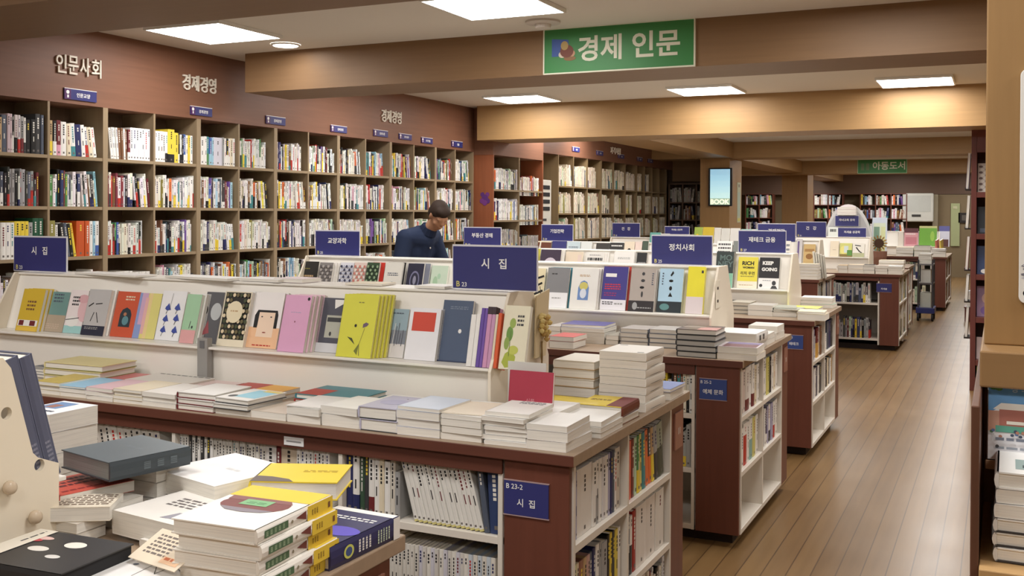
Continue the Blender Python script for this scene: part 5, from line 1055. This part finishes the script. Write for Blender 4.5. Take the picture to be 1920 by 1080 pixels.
# trolley
t = thing('book_trolley', 'grey metal book trolley with a blue bottom tray in the aisle', 'trolley', (-1.02, 16.9, 0))
FR = mat((74, 72, 76), .4)
for sx in (-.1, .1):
    for sy in (-.2, .2):
        m = MB(); m.tube([(sx, sy, .12), (sx, sy, .92)], .012, FR); m.build('post', t)
        m = MB(); m.lathe([(.055, -.015), (.055, .015)], (sx, sy, .056), mat((30, 30, 32), .6), 14, 'x'); m.build('wheel', t)
for z, c in ((.84, (120, 118, 120)), (.55, (90, 84, 84))):
    m = MB(); m.box(-.11, .11, -.21, .21, z, z+.02, mat(c, .4)); m.build('tray', t)
m = MB(); m.box(-.13, .13, -.24, .24, .115, .2, mat((50, 56, 110), .4)); m.build('bottom_tray', t, .006)
stack('mixed pile on the book trolley', 0, 0, 16.72, .861, [(2, .03, (196, 206, 190)), (1, .03, 'white'), (1, .03, (150, 160, 150)), (1, .03, 'white')], x01=(-1.12, -.94), depth=.3)
b = thing('carton', 'white carton on the middle tray of the book trolley', 'box', (-1.02, 16.9, .5705)); m = MB(); m.box(-.07, .07, -.12, .12, .001, .2, mat((206, 204, 196))); m.build('body', b); m = MB(); m.box(-.07, .07, -.01, .01, .2005, .2015, mat((190, 170, 130))); m.build('tape', b)
b = thing('carton', 'pale carton on the blue bottom tray of the trolley', 'box', (-1.02, 16.9, .2005)); m = MB(); m.box(-.075, .075, -.15, .15, .001, .22, mat((190, 192, 182))); m.build('body', b); m = MB(); m.box(-.075, .075, -.01, .01, .2205, .2215, mat((170, 150, 120))); m.build('tape', b)
# red bookcase on the other side of the aisle
xa, xb, yb = -.246, .75, 10.27
t = thing('bookcase', 'tall dark red bookcase behind the wood pillar, at the aisle', 'bookcase', (xa, yb, 0)); L = Matrix.Translation((-xa, -yb, 0)); WR = wood((104, 56, 50), .85, .4, 'z')
def pb(m, n): return m.build(n, t, .002, False, L)
m = MB(); m.box(xa, xa+.045, yb, yb+.34, .001, 2.417, WR); pb(m, 'side_panel')
m = MB(); m.box(xb-.045, xb, yb, yb+.34, .001, 2.417, WR); pb(m, 'side_panel')
m = MB(); m.box(xa+.045, xb-.045, yb+.32, yb+.34, .001, 2.417, wood((70, 38, 34), .85, .5, 'z')); pb(m, 'back_panel')
m = MB(); m.box(xa+.045, xb-.045, yb+.002, yb+.02, 2.17, 2.417, WR); pb(m, 'top_fascia')
for z in (1.81, 1.43, 1.06, .67, .28):
    m = MB(); m.box(xa+.045, xb-.045, yb+.004, yb+.32, z-.05, z, WR); pb(m, 'shelf')
m = MB(); m.box(xa+.045, xb-.045, yb+.004, yb+.02, .001, .12, WR); pb(m, 'kick_board')
for z, c, h, lb, art in ((1.81, (214, 206, 200), .27, 'white floral picture book', fl((120, 100, 96), (230, 224, 216))), (1.43, (40, 44, 52), .25, 'black picture book', [('r', .1, .05, .9, .2, 'slate')]), (1.06, (62, 78, 120), .26, 'dark blue picture book', [('e', .3, .1, .15, .08, 'white'), ('e', .7, .1, .15, .08, 'white')]), (.67, (150, 120, 150), .28, 'purple picture book', [('e', .4, .2, .25, .15, (120, 90, 150)), ('e', .5, .6, .3, .2, (206, 170, 160))]), (.28, (214, 196, 196), .2, 'pale pink book', [])):
    book('%s face-out in the tall dark red bookcase' % lb, .21, h, .02, c, art=art, loc=(xa+.052, yb+.11, z+.0006), lean=R(9))
stack('yellow-green boxed set low in the tall dark red bookcase', 0, 0, yb+.03, .122, [(1, .12, (196, 200, 60))], x01=(xa+.06, xa+.2), depth=.22)
# face-out books on the aisle side of that bookcase
for i, (z0, h, c, lb) in enumerate(((1.86, .33, (120, 96, 170), 'purple-spined picture book highest'), (1.50, .3, (226, 220, 214), 'white picture book second highest'), (1.12, .3, (190, 60, 84), 'crimson picture book third'), (.83, .24, (226, 222, 216), 'white picture book fourth'), (.5, .27, (216, 200, 190), 'pale picture book lowest'))):
    t = thing('book_ledge', 'narrow dark ledge on the side of the red bookcase under the %s' % lb.replace(' highest', '').replace(' lowest', ''), 'ledge', (xa, yb+.17, z0-.02))
    m = MB(); m.box(-.05, -.0006, -.13, .13, -.012, 0, DARK); m.build('tray', t); m = MB(); m.box(-.053, -.05, -.13, .13, -.012, .015, DARK); m.build('lip', t)
    book('%s on the aisle side of the red bookcase' % lb, .22, h, .022, c, loc=(xa-.047, yb+.29, z0-.0195), rot=(R(-3), 0, R(-90)))
t = thing('low_plinth', 'dark red low box on the floor past the red bookcase', 'box', (-.36, 16.9, 0)); m = MB(); m.box(-.12, .5, 0, .5, .001, .2, WR); m.build('body', t, .004); m = MB(); m.box(-.13, .5, -.01, .5, .2, .22, W_REDX); m.build('lid', t)
stack('pale pile on the low red box past the bookcase', 0, 0, 16.95, .2205, [(3, .06, 'cream'), (1, .05, 'slate')], x01=(-.45, -.25), depth=.25)
# ---------------------------------------------------------------- cabinet under the wood pillar, close by
t = thing('display_cabinet', 'dark wood display cabinet under the pillar cladding with a maple ledge', 'cabinet', (-.03, 1.7, 0)); L = Matrix.Translation((.03, -1.7, 0))
WD = wood((104, 70, 54), .8, .45, 'z')
def pb(m, n, bev=.002): return m.build(n, t, bev, False, L)
m = MB(); m.box(-.0385, -.0265, 1.72, 2.42, .001, 1.309, WD); pb(m, 'side_panel')
m = MB(); m.box(-.0265, .62, 2.11, 2.13, .001, 1.309, wood((128, 96, 74), .85, .5, 'x')); pb(m, 'back_panel')
m = MB(); m.box(-.026, .62, 1.70, 2.109, 1.045, 1.067, wood((198, 160, 110), .88, .45, 'x')); pb(m, 'ledge')
m = MB(); m.box(-.025, .62, 1.70, 1.72, .2, 1.044, wood((190, 148, 98), .88, .45, 'x')); pb(m, 'front_panel')
m = MB(); m.prism([(-.020, 1.90, 1.175), (-.020, 1.885, 1.178), (-.020, 1.885, 1.193), (-.020, 1.90, 1.190), (-.020, 2.06, 1.160), (-.020, 2.109, 1.15)], (.63, 0, 0), wood((176, 140, 110), .88, .45, 'x')); pb(m, 'book_lip', .001)
def town(w_):
    o = [('r', 0, .45, 1, 1, (104, 160, 214)), ('e', .5, .62, .35, .08, 'white'), ('e', .25, .58, .2, .07, (236, 238, 242)), ('r', .12, .35, .55, .62, (176, 110, 96)), ('p', [(.05, .62), (.62, .62), (.55, .7), (.14, .7)], (240, 236, 228)), ('r', 0, .35, .12, .6, (196, 150, 130)), ('r', .55, .35, 1, .58, (206, 176, 150)), ('r', .08, .34, .7, .42, (90, 160, 140)), ('r', .2, .44, .5, .48, (236, 232, 220)), ('r', 0, 0, 1, .3, (226, 226, 230))]
    rr = random.Random(5)
    for i in range(30): o.append(('e', rr.uniform(.02, .98), rr.uniform(.26, .36), .02, .018, rr.choice([(90, 110, 150), (206, 206, 210), (96, 130, 96), (170, 120, 100), (60, 70, 90)])))
    for i in range(10): o.append(('e', rr.uniform(.0, .16), rr.uniform(.86, 1.0), .04, .025, (96, 140, 84)))
    o += [('t', '상 의', .34, .88, .09, (190, 214, 236)), ('s', .08, .2, .95, .27, 1, (110, 116, 130)), ('s', .08, .1, .95, .16, 1, (140, 146, 156)), ('e', .1, .16, .02, .02, 'charcoal')]
    return o
book('white-footed book with a sunny town picture under the pillar', .14, .135, .018, (232, 232, 234), art=town(0), loc=(-.0165, 1.9015, 1.1915), lean=R(16))
bk = dict(hard=True, spine=(226, 224, 220), back=(66, 64, 66))
stack('stack on the maple ledge under the pillar', 0, 0, 1.745, 1.068, [(1, .022, 'white', dict(bk)), (1, .021, (224, 222, 216), dict(bk)), (1, .021, 'white', dict(bk, art=[('s', .1, .05, .9, .15, 1, 'slate')])), (1, .021, 'white', dict(art=[('s', .6, .2, .9, .5, 2, 'black')])), (1, .021, (236, 234, 230)), (1, .026, (238, 238, 236), dict(hard=True, art=[('r', .18, .15, .9, .5, (150, 170, 168)), ('r', .25, .2, .8, .3, (70, 80, 84))]))], x01=(-.003, .14), depth=.2, jitter=.6)
t = thing('notice_board', 'white rounded notice board on the near wood pillar', 'notice board', (.029, 1.9985, 1.447))
m = MB(); pts = []
for cx, cz, a0 in ((.3-.012, .012, -90), (.3-.012, .407-.012, 0), (.012, .407-.012, 90), (.012, .012, 180)):
    pts += [(cx+.012*math.cos(R(a0+k*15)), 0, cz+.012*math.sin(R(a0+k*15))) for k in range(7)]
m.prism(pts, (0, -.006, 0), mat((228, 228, 224), .35)); m.build('board', t, .001)
for z in (.018, .39):
    m = MB(); m.lathe([(.0055, 0), (.0055, .003), (.002, .0045)], (.012, -.006, z), METAL, 12, 'y'); m.build('screw', t)
m = MB(); rr = random.Random(2)
for i in range(7): m.face([(.012+.011*math.cos(k*PI/5)*rr.uniform(.3, .5)+rr.uniform(-.006, .008), -.0063-.0001*i, .045+.004*i+.005*math.sin(k*PI/5)) for k in range(10)], mat((120, 120, 130) if i % 2 else (190, 190, 196)))
m.build('print', t)
# ---------------------------------------------------------------- the nearest table
T1 = display_table('nearest red-brown sales table at the corner of the photo', -3.3, -1.163, .70, 1.92, divs=(-2.4,))
t = thing('display_rack', 'cream rack end with two round holes on the nearest table', 'rack', (-3.2, 1.16, .9)); L = Matrix.Translation((3.2, -1.16, -.9))
x1 = -1.80; z = .9; zl = z+.12; zt = z+.39; y0 = 1.16
EB = mat((236, 226, 206), .35, .03, 5)
m = MB(); m.box(-3.19, x1-.014, y0+.35, y0+.362, z+.001, zl, LAMW); m.box(-3.19, x1-.014, y0+.035, y0+.047, z+.001, zl, LAMW); m.build('skirt_panel', t, .002, False, L)
m = MB(); m.box(-3.19, x1-.014, y0+.29, y0+.43, zl, zl+.01, LAMW); m.build('ledge', t, .002, False, L)
m = MB(); m.prism([(-3.19, y0+.349, zl+.0105), (-3.19, y0+.337, zl+.0105), (-3.19, y0+.262, zt), (-3.19, y0+.274, zt)], (3.19+x1-.014, 0, 0), LAMW); m.build('sloping_board', t, .001, False, L)
m = MB(); m.prism([(-3.19, y0+.100, zl+.0105), (-3.19, y0+.112, zl+.0105), (-3.19, y0+.187, zt), (-3.19, y0+.175, zt)], (3.19+x1-.014, 0, 0), LAMW); m.build('sloping_board', t, .001, False, L)
# end board: outline with two real holes
c = bpy.data.curves.new('end_board', 'CURVE'); c.dimensions = '2D'; c.fill_mode = 'BOTH'; c.extrude = .006
def spline(pts):
    s = c.splines.new('POLY'); s.points.add(len(pts)-1)
    for p, q in zip(s.points, pts): p.co = (q[0], q[1], 0, 1)
    s.use_cyclic_u = True
yB, hB = .40, .405
spline([(0, .001), (.398, .001), (.398, .165), (.345, .188), (.333, .20), (.281, .382), (.262, hB), (.10, hB), (-.005, .16), (-.005, .001)])
def hole(px, py, r):
    p = at(px, py, 'x', x1); u, v = p[1]-y0, p[2]-z
    spline([(u+r*math.cos(k*PI/12), v-r*math.sin(k*PI/12)) for k in range(24)]); return u, v
h1 = hole(12, 775, .0125); h2 = hole(74, 872, .0125)
o = bpy.data.objects.new('tmp', c); me = bpy.data.meshes.new_from_object(o); bpy.data.objects.remove(o); me.materials.clear(); me.materials.append(EB)
put('end_board', me, t, 0, L @ Matrix.Translation((x1-.006, y0, z)) @ Matrix.Rotation(PI/2, 4, 'Z') @ Matrix.Rotation(PI/2, 4, 'X'))
KN = mat((206, 188, 164), .25)
for px, py in ((10, 913), (58, 968)):
    p = at(px, py, 'x', x1); m = MB(); m.lathe([(.006, 0), (.006, .006), (.0135, .008), (.0145, .014), (.012, .021), (.004, .024)], p, KN, 18, 'x'); m.build('knob', t, 0, True, L)
# two slate books leaning on the far slope, seen past the rack end
def slate_at(i, dz, dyy, lb):
    b = thing('book', lb, 'book', (x1-.0145, y0+.352+dyy, zl+.0112+dz), 0, None, (R(15.6), 0, 0)); w_, h_, t_ = .15, .275, .031
    m = MB(); c_ = mat((92, 96, 118), .45); m.box(-w_, 0, 0, .003, 0, h_, c_); m.box(-w_, 0, t_-.003, t_, 0, h_, c_); m.prism([(-.002, 0, 0), (.003, t_*.3, 0), (.003, t_*.7, 0), (-.002, t_, 0)], (0, 0, h_), c_); m.build('cover', b)
    m = MB(); m.box(-w_+.004, -.003, .003, t_-.003, .003, h_-.004, pages()); m.build('page_block', b)
    m = MB(); draw(m, [('s', .3, .05, .7, .3, 7, (140, 142, 160))], t_, h_, lambda a, bb, e: Vector((.003+e, a, bb))); m.build('cover_print', b)
slate_at(0, 0, 0, 'slate hardback leaning on the holed rack, touching its board')
slate_at(1, -.0, .0335, 'slate hardback leaning on the holed rack, outer one with small print on its spine')
# books lying about
def lay(label, p0, p1, ztop, t_, depth, front, **k):
    """flat book whose front top edge runs from photo pixel p0 to p1"""
    a = at(p0[0], p0[1], 'z', ztop); b = at(p1[0], p1[1], 'z', ztop); d = b-a
    return book(label, d.length, depth, t_, front, flat=True, loc=(a[0], a[1], ztop-t_), rz=math.atan2(d[1], d[0]), **k)
NT = ' on the nearest table'
# main stack by the corner: white jackets with yellow tops, spine to the aisle
zs = .9006; tm = .0275
F = at(486, 994, 'z', 1.04); Rr = at(634, 924, 'z', 1.04); dirr = math.atan2(Rr[1]-F[1], Rr[0]-F[0])-PI/2
SPA = [('r', .0, .0, 1, .36, (232, 200, 70)), ('r', .25, .62, .75, .92, (84, 112, 84)), ('s', .33, .64, .67, .9, 5, (150, 170, 140)), ('p', [(.2, .38), (.8, .38), (.6, .52)], (120, 66, 60)), ('e', .5, .57, .12, .014, (150, 140, 120)), ('s', .3, .2, .7, .3, 3, (150, 120, 50)), ('r', .3, .04, .7, .07, 'brown')]
ART = [('r', .0, .0, 1, .30, (232, 202, 74)), ('e', .52, .46, .4, .2, (128, 78, 76)), ('r', .0, .0, 1, .30, (232, 202, 74)), ('p', [(.14, .38), (.22, .30), (.94, .30), (.92, .40)], (140, 96, 94)), ('p', [(.2, .58), (.84, .58), (.72, .65), (.5, .67), (.3, .64)], (140, 132, 140)), ('r', .36, .36, .7, .5, (132, 184, 134)), ('s', .42, .4, .64, .46, 2, (90, 140, 100))]
wB, hB2 = .185, .245
for i in range(5):
    zz = zs+i*(tm+.0006); jx = (.0, .004, -.003, .002, -.004)[i]
    # flipped so that the spine lies on the aisle side and the head of the book faces the camera
    o = Matrix.Rotation(dirr, 3, 'Z') @ Vector((-wB, 0, 0))
    book('white and yellow hardback, %s in the corner stack of the nearest table' % ('bottom', 'fourth down', 'third down', 'second down', 'top')[i], wB, hB2, tm, (238, 234, 226), (238, 234, 226), (238, 234, 226), True, ART if i == 4 else [('r', 0, 0, 1, .3, (232, 202, 74))], SPA,
         loc=(F[0]+o[0]+jx, F[1]+o[1]+jx, zz), rz=dirr+R((1.2, -.8, .6, -.5, 0)[i]), flat=True, flip=True)
a = at(757, 1000, 'z', .9)
book('navy hardback with white borders behind the corner stack', .16, .24, .046, (52, 52, 92), (52, 52, 92), (52, 52, 92), True, [('r', 0, .0, 1, .09, 'white'), ('e', .3, .6, .3, .12, (96, 84, 190)), ('s', .1, .2, .9, .3, 2, 'white')], [('r', 0, 0, 1, .10, 'white'), ('s', .2, .14, .8, .34, 5, (200, 214, 190)), ('s', .25, .42, .8, .62, 4, 'white'), ('e', .5, .76, .3, .07, (206, 210, 110)), ('e', .5, .76, .2, .045, (70, 90, 140))], loc=(-1.335, 1.66, .9006), rz=R(-2), flat=True, flip=True)
lay('yellow hardback with grey picture behind the corner stack'+NT, (468, 902), (632, 905), 1.002, .04, .165, (232, 206, 62), spine=(232, 206, 62), art=[('p', [(.0, .0), (.5, .0), (.42, .14), (.2, .26), (0, .3)], (110, 98, 92)), ('s', .5, .5, .9, .62, 2, (190, 160, 50))], hard=True)
stack('pair under the yellow hardback, nearest table', 0, 0, 1.80, .9006, [(2, .03, 'cream')], x01=(-1.53, -1.36), depth=.11)
lay('thick plain white book left of the yellow one'+NT, (293, 880), (402, 912), .992, .05, .22, (240, 238, 236), art=[('s', .5, .45, .7, .55, 1, (214, 214, 216))])
lay('large slate-grey hardback with a dark spine'+NT, (115, 843), (205, 868), 1.05, .042, .205, (92, 102, 108), spine=(66, 74, 80), hard=True, flip=True, spine_art=[('s', .3, .1, .7, .6, 3, (96, 106, 112))], art=[('s', .3, .35, .6, .45, 1, (112, 120, 126))], page=(150, 152, 150))
stack('plain pile under the slate hardback, nearest table', 0, 0, 1.79, .9006, [(3, .035, (200, 196, 188))], x01=(-1.93, -1.75), depth=.075)
lay('dark olive book under the red one'+NT, (112, 880), (160, 876), .955, .03, .16, (66, 66, 54), hard=True)
lay('red book with big dark lettering'+NT, (112, 930), (252, 900), .985, .025, .15, (196, 84, 70), art=[('s', .08, .35, .92, .85, 3, (90, 40, 44)), ('s', .1, .08, .7, .2, 1, (140, 50, 50))])
stack('plain pile under the red book, nearest table', 0, 0, 1.66, .9006, [(2, .029, (206, 200, 190))], x01=(-1.87, -1.74), depth=.07)
stack('plain booklet pile under the brush-lettered book, nearest table', 0, 0, 1.545, .9006, [(2, .021, (214, 206, 194))], x01=(-1.85, -1.74), depth=.08)
lay('cream book covered in brown brush lettering'+NT, (74, 953), (206, 950), .975, .03, .105, (226, 216, 198), art=[('s', .08, .12, .95, .9, 6, (110, 92, 80))])
lay('white book with ink drawing in front of the yellow one'+NT, (211, 956), (348, 990), .962, .05, .24, (234, 230, 224), art=[('s', .25, .35, .8, .6, 4, (110, 104, 104)), ('p', [(.55, .08), (.95, .14), (.9, .3), (.6, .26)], (150, 148, 158)), ('s', .5, .75, .9, .85, 2, (140, 130, 120))])
lay('white pages of the book under the ink-drawn one'+NT, (262, 1010), (350, 1035), .92, .016, .2, (230, 226, 220))
a = at(112, 1078, 'z', .962); b_ = at(251, 1020, 'z', .962); dd = math.atan2(b_[1]-a[1], b_[0]-a[0])
BA = [('e', .5, .62, .07, .1, (226, 222, 214)), ('e', .72, .40, .09, .1, (232, 228, 218)), ('e', .36, .36, .05, .07, (206, 204, 200)), ('e', .78, .78, .05, .1, (226, 190, 184)), ('e', .70, .86, .05, .12, (190, 70, 80)), ('e', .84, .9, .06, .1, (232, 224, 216)), ('s', .12, .75, .2, .85, 1, 'grey'), ('r', 0, .8, 1, 1.0, (232, 226, 212)), ('s', .6, .86, .95, .9, 1, 'charcoal')]
book('black hardback with white petal shapes'+NT, (b_-a).length, .235, .04, (50, 50, 52), (40, 40, 42), (40, 40, 42), True, BA, None, (50, 50, 52), loc=(a[0], a[1], .9225), rz=dd, flat=True, band=None)
stack('white book under the black hardback, nearest table', 0, 0, 1.30, .9006, [(1, .021, 'white')], x01=(-1.62, -1.44), depth=.2)
# leaflets in front
a = at(240, 1040, 'z', .95)
t = thing('leaflet', 'cream printed leaflet propped beside the corner stack', 'leaflet', (a[0], a[1], .945), R(-14))
m = MB(); U = Vector((.155, 0, .006)); V = Vector((-.02, .085, .03)); W_ = Vector((0, 0, .0012)); m.prism([(0, 0, 0), U, U+V, V], W_, mat((232, 218, 196), .5)); m.build('sheet', t)
m = MB(); draw(m, [('s', .12, .2, .6, .85, 6, (120, 110, 104)), ('r', .58, .1, .94, .3, (236, 196, 160)), ('s', .62, .12, .9, .28, 1, (200, 110, 70))], 1, 1, lambda p, q, e: U*p+V*q+W_+Vector((0, 0, e))); m.build('print', t)
lay('white sketchbook with pencil outlines beside the leaflet'+NT, (140, 1085), (330, 1092), .935, .034, .12, (238, 236, 234), art=[('l', .5, .2, .6, .8, .008, 'charcoal'), ('l', .6, .8, .7, .3, .008, 'charcoal'), ('l', .7, .3, .8, .7, .008, 'charcoal'), ('l', .8, .7, .95, .4, .008, 'charcoal'), ('e', .4, .7, .03, .04, 'slate')])
t = thing('price_card', 'small white card lying at the foot of the holed rack', 'card', tuple(at(20, 1060, 'z', .9006)), R(8)); m = MB(); m.box(-.05, .045, -.03, .04, .0004, .002, INKW); m.build('card', t); m = MB(); m.box(-.04, .02, -.01, -.006, .002, .0024, mat((150, 150, 150))); m.build('print', t)
stack('boxed white pile behind the slate hardback, nearest table', 0, 0, 1.765, .9006, [(3, .052, 'white'), (1, .046, (236, 236, 238), dict(art=[('r', .08, .4, .6, .9, (110, 140, 180)), ('r', .2, .45, .45, .7, (150, 110, 100)), ('s', .2, .1, .8, .25, 1, 'slate')]))], x01=(-2.2, -2.075), depth=.145)
# ---------------------------------------------------------------- the browsing man
def ellipsoid(m, c, r, q, n=16, k=10, rot=None):
    c = Vector(c); rings = []
    for i in range(k+1):
        a = PI*i/k; ring = []
        for j in range(n):
            b = 2*PI*j/n; p = Vector((r[0]*math.sin(a)*math.cos(b), r[1]*math.sin(a)*math.sin(b), r[2]*math.cos(a)))
            if rot is not None: p = rot @ p
            ring.append(m.pv(c+p))
        rings.append(ring)
    kk = m.mi(q)
    for A, B in zip(rings, rings[1:]):
        for j in range(n):
            l = (j+1) % n; m.f.append([A[j], B[j], B[l], A[l]]); m.m.append(kk)
def limbs(m, pts, rad, edges, q):
    """tapered limbs round a skeleton; the remesh afterwards grows them into one skin"""
    for a, b in edges:
        A, B = Vector(pts[a]), Vector(pts[b]); d = B-A
        m.tube([A+d*f for f in (0, .25, .5, .75, 1)], [rad[a]+(rad[b]-rad[a])*f for f in (0, .25, .5, .75, 1)], q, 16)
    for p, r in zip(pts, rad): ellipsoid(m, p, (r, r, r), q, 16, 10)
def fused(m, name, voxel, parent=None, label=None):
    o = m.build(name, parent, 0, True); r = o.modifiers.new('fuse', 'REMESH'); r.mode = 'VOXEL'; r.voxel_size = voxel; r.use_smooth_shade = True
    s = o.modifiers.new('soften', 'SMOOTH'); s.factor = .5; s.iterations = 4; return o
SKIN = mat((172, 128, 100), .55, .05, 20, .3)
J = dict(pel=(-.10, 0, .93), wst=(-.05, 0, 1.08), chs=(.04, 0, 1.26), upr=(.11, 0, 1.365), nk=(.20, 0, 1.455), hd=(.27, -.005, 1.515),
         ls=(.10, .185, 1.385), le=(.17, .25, 1.12), lw=(.36, .19, .99), rs=(.08, -.185, 1.375), re=(.06, -.25, 1.10), rw=(.24, -.2, .96),
         lh=(-.10, .09, .90), lk=(-.06, .10, .50), la=(-.10, .11, .08), lt=(.08, .13, .03), rh=(-.10, -.09, .90), rk=(-.08, -.10, .50), ra=(-.14, -.11, .08), rt=(.04, -.13, .03))
keys = list(J); idx = {k: i for i, k in enumerate(keys)}
ED = [('pel', 'wst'), ('wst', 'chs'), ('chs', 'upr'), ('upr', 'nk'), ('nk', 'hd'), ('upr', 'ls'), ('ls', 'le'), ('le', 'lw'), ('upr', 'rs'), ('rs', 're'), ('re', 'rw'), ('pel', 'lh'), ('lh', 'lk'), ('lk', 'la'), ('la', 'lt'), ('pel', 'rh'), ('rh', 'rk'), ('rk', 'ra'), ('ra', 'rt')]
RD = dict(pel=.135, wst=.125, chs=.14, upr=.115, nk=.056, hd=.06, ls=.062, le=.043, lw=.03, rs=.062, re=.043, rw=.03, lh=.095, lk=.06, la=.042, lt=.036, rh=.095, rk=.06, ra=.042, rt=.036)
man = MB()
limbs(man, [J[k] for k in keys], [RD[k] for k in keys], [(idx[a], idx[b]) for a, b in ED], SKIN)
for y in (.075, -.075): ellipsoid(man, (.055, y, 1.27), (.10, .09, .14), SKIN)
HR = Matrix.Rotation(R(-26), 3, 'Z') @ Matrix.Rotation(R(42), 3, 'Y'); HC = Vector((.315, -.02, 1.575))
def H_(p): return HC + HR @ Vector(p)
def he(p, r): ellipsoid(man, H_(p), r, SKIN, 18, 12, HR)
he((-.012, 0, .03), (.098, .077, .088)); he((.028, 0, -.03), (.066, .062, .085)); he((.05, 0, -.085), (.035, .04, .03)); he((.098, 0, -.022), (.016, .013, .02)); he((.088, 0, .0), (.012, .01, .03))
for s in (1, -1):
    he((-.005, s*.078, -.01), (.018, .009, .031)); he((.078, s*.032, .022), (.014, .024, .009)); he((.083, s*.030, .002), (.010, .013, .008)); he((.055, s*.045, -.035), (.025, .02, .022))
he((.093, 0, -.058), (.009, .024, .006)); he((.092, 0, -.068), (.009, .02, .006))
for s, w_, e_ in ((1, 'lw', 'le'), (-1, 'rw', 're')):
    W0 = Vector(J[w_]); d = (W0-Vector(J[e_])).normalized(); side = Vector((0, 0, 1)).cross(d).normalized(); upv = d.cross(side)
    palm = W0+d*.05; rot = Matrix((d, side, upv)).transposed()
    ellipsoid(man, palm, (.055, .042, .017), SKIN, 14, 10, rot)
    for f, ln in enumerate((.072, .08, .076, .06)):
        b0 = palm+d*.042+side*(.030-.020*f); p1 = b0+d*ln*.5-upv*.006; p2 = b0+d*ln*.85-upv*.026; p3 = b0+d*ln-upv*.046
        man.tube([b0-d*.01, p1, p2, p3], [.0095, .009, .0085, .007], SKIN, 8)
    t0 = palm+side*s*.0-d*.02+side*(.036 if s > 0 else -.036)*-1; man.tube([t0, t0-side*s*.03+d*.03-upv*.008, t0-side*s*.035+d*.058-upv*.02], [.012, .0105, .009], SKIN, 8)
person = fused(man, 'person', .0085)
person.location = (-4.72, 7.86, 0); person.rotation_euler = (0, 0, R(-6))
tag(person, 'man in a navy short-sleeved shirt, head bowed, browsing between wall bookcases and tables', 'person')
# hair
m = MB(); hm = mat((52, 40, 34), .7, .15, 60, .2)
for (c, r) in (((-.018, 0, .042), (.102, .083, .09)), ((-.045, 0, .0), (.076, .08, .085)), ((.03, 0, .075), (.065, .07, .045))):
    ellipsoid(m, H_(c), r, hm, 20, 14, HR)
fused(m, 'hair', .008, person)
# shirt: torso and short sleeves a little larger than the body
SHM = mat((40, 50, 74), .75, .08, 30, .15)
mid = lambda a, b, f: tuple(Vector(J[a]).lerp(Vector(J[b]), f))
sv = [(-.11, 0, .90), J['wst'], J['chs'], J['upr'], (.18, 0, 1.44), J['ls'], mid('ls', 'le', .45), mid('ls', 'le', .8), J['rs'], mid('rs', 're', .45), mid('rs', 're', .8)]
se = [(0, 1), (1, 2), (2, 3), (3, 4), (3, 5), (5, 6), (6, 7), (3, 8), (8, 9), (9, 10)]
m = MB(); limbs(m, sv, [.158, .15, .158, .125, .072, .082, .076, .074, .082, .076, .074], se, SHM)
for y in (.085, -.085): ellipsoid(m, (.05, y, 1.27), (.125, .105, .16), SHM); ellipsoid(m, (.08, y*1.2, 1.38), (.10, .09, .07), SHM)
sh = fused(m, 'shirt', .009, person)
m = MB(); cm = mat((34, 42, 64), .75, .06, 30, .15); n = 14; c0 = Vector((.19, 0, 1.45)); ax = Vector((.55, 0, .83)).normalized(); e1 = Vector((0, 1, 0)); e2 = ax.cross(e1)
ring = [[c0+ax*h+(e1*math.cos(2*PI*k/n)+e2*math.sin(2*PI*k/n))*r for k in range(n)] for h, r in ((-.02, .074), (.028, .066), (.03, .072), (-.03, .086))]
for A, B in zip(ring, ring[1:]):
    for k in range(n): m.face([A[k], A[(k+1) % n], B[(k+1) % n], B[k]], cm)
m.build('collar', sh, 0, True)
for (x, z) in ((.192, 1.29), (.150, 1.19), (.108, 1.09)):
    m = MB(); m.lathe([(.008, 0), (.008, .003), (.004, .004)], (x+.026, -.012, z), mat((214, 210, 204), .4), 12, 'x'); m.build('button', sh)
# trousers and shoes
TR = mat((50, 48, 52), .8, .06, 20, .1)
tv = [(-.105, 0, .95), (-.10, .09, .88), J['lk'], (-.10, .11, .10), (-.10, -.09, .88), J['rk'], (-.14, -.11, .10)]
m = MB(); limbs(m, tv, [.155, .118, .082, .068, .118, .082, .068], [(0, 1), (1, 2), (2, 3), (0, 4), (4, 5), (5, 6)], TR); fused(m, 'trousers', .01, person)
for s, a in ((1, 'la'), (-1, 'ra')):
    m = MB(); x, y, z = J[a]; ellipsoid(m, (x+.075, y+s*.01, .042), (.15, .05, .042), mat((40, 34, 32), .5)); ellipsoid(m, (x+.0, y, .06), (.065, .048, .058), mat((40, 34, 32), .5)); fused(m, 'shoe', .008, person)
place_shelved(320)
import re as _re
for o in bpy.data.objects:
    if 'label' in o and len(_re.findall(r"[A-Za-z0-9][A-Za-z0-9'\u2019-]*", o['label'])) > 16: print('LONG', o['label'])
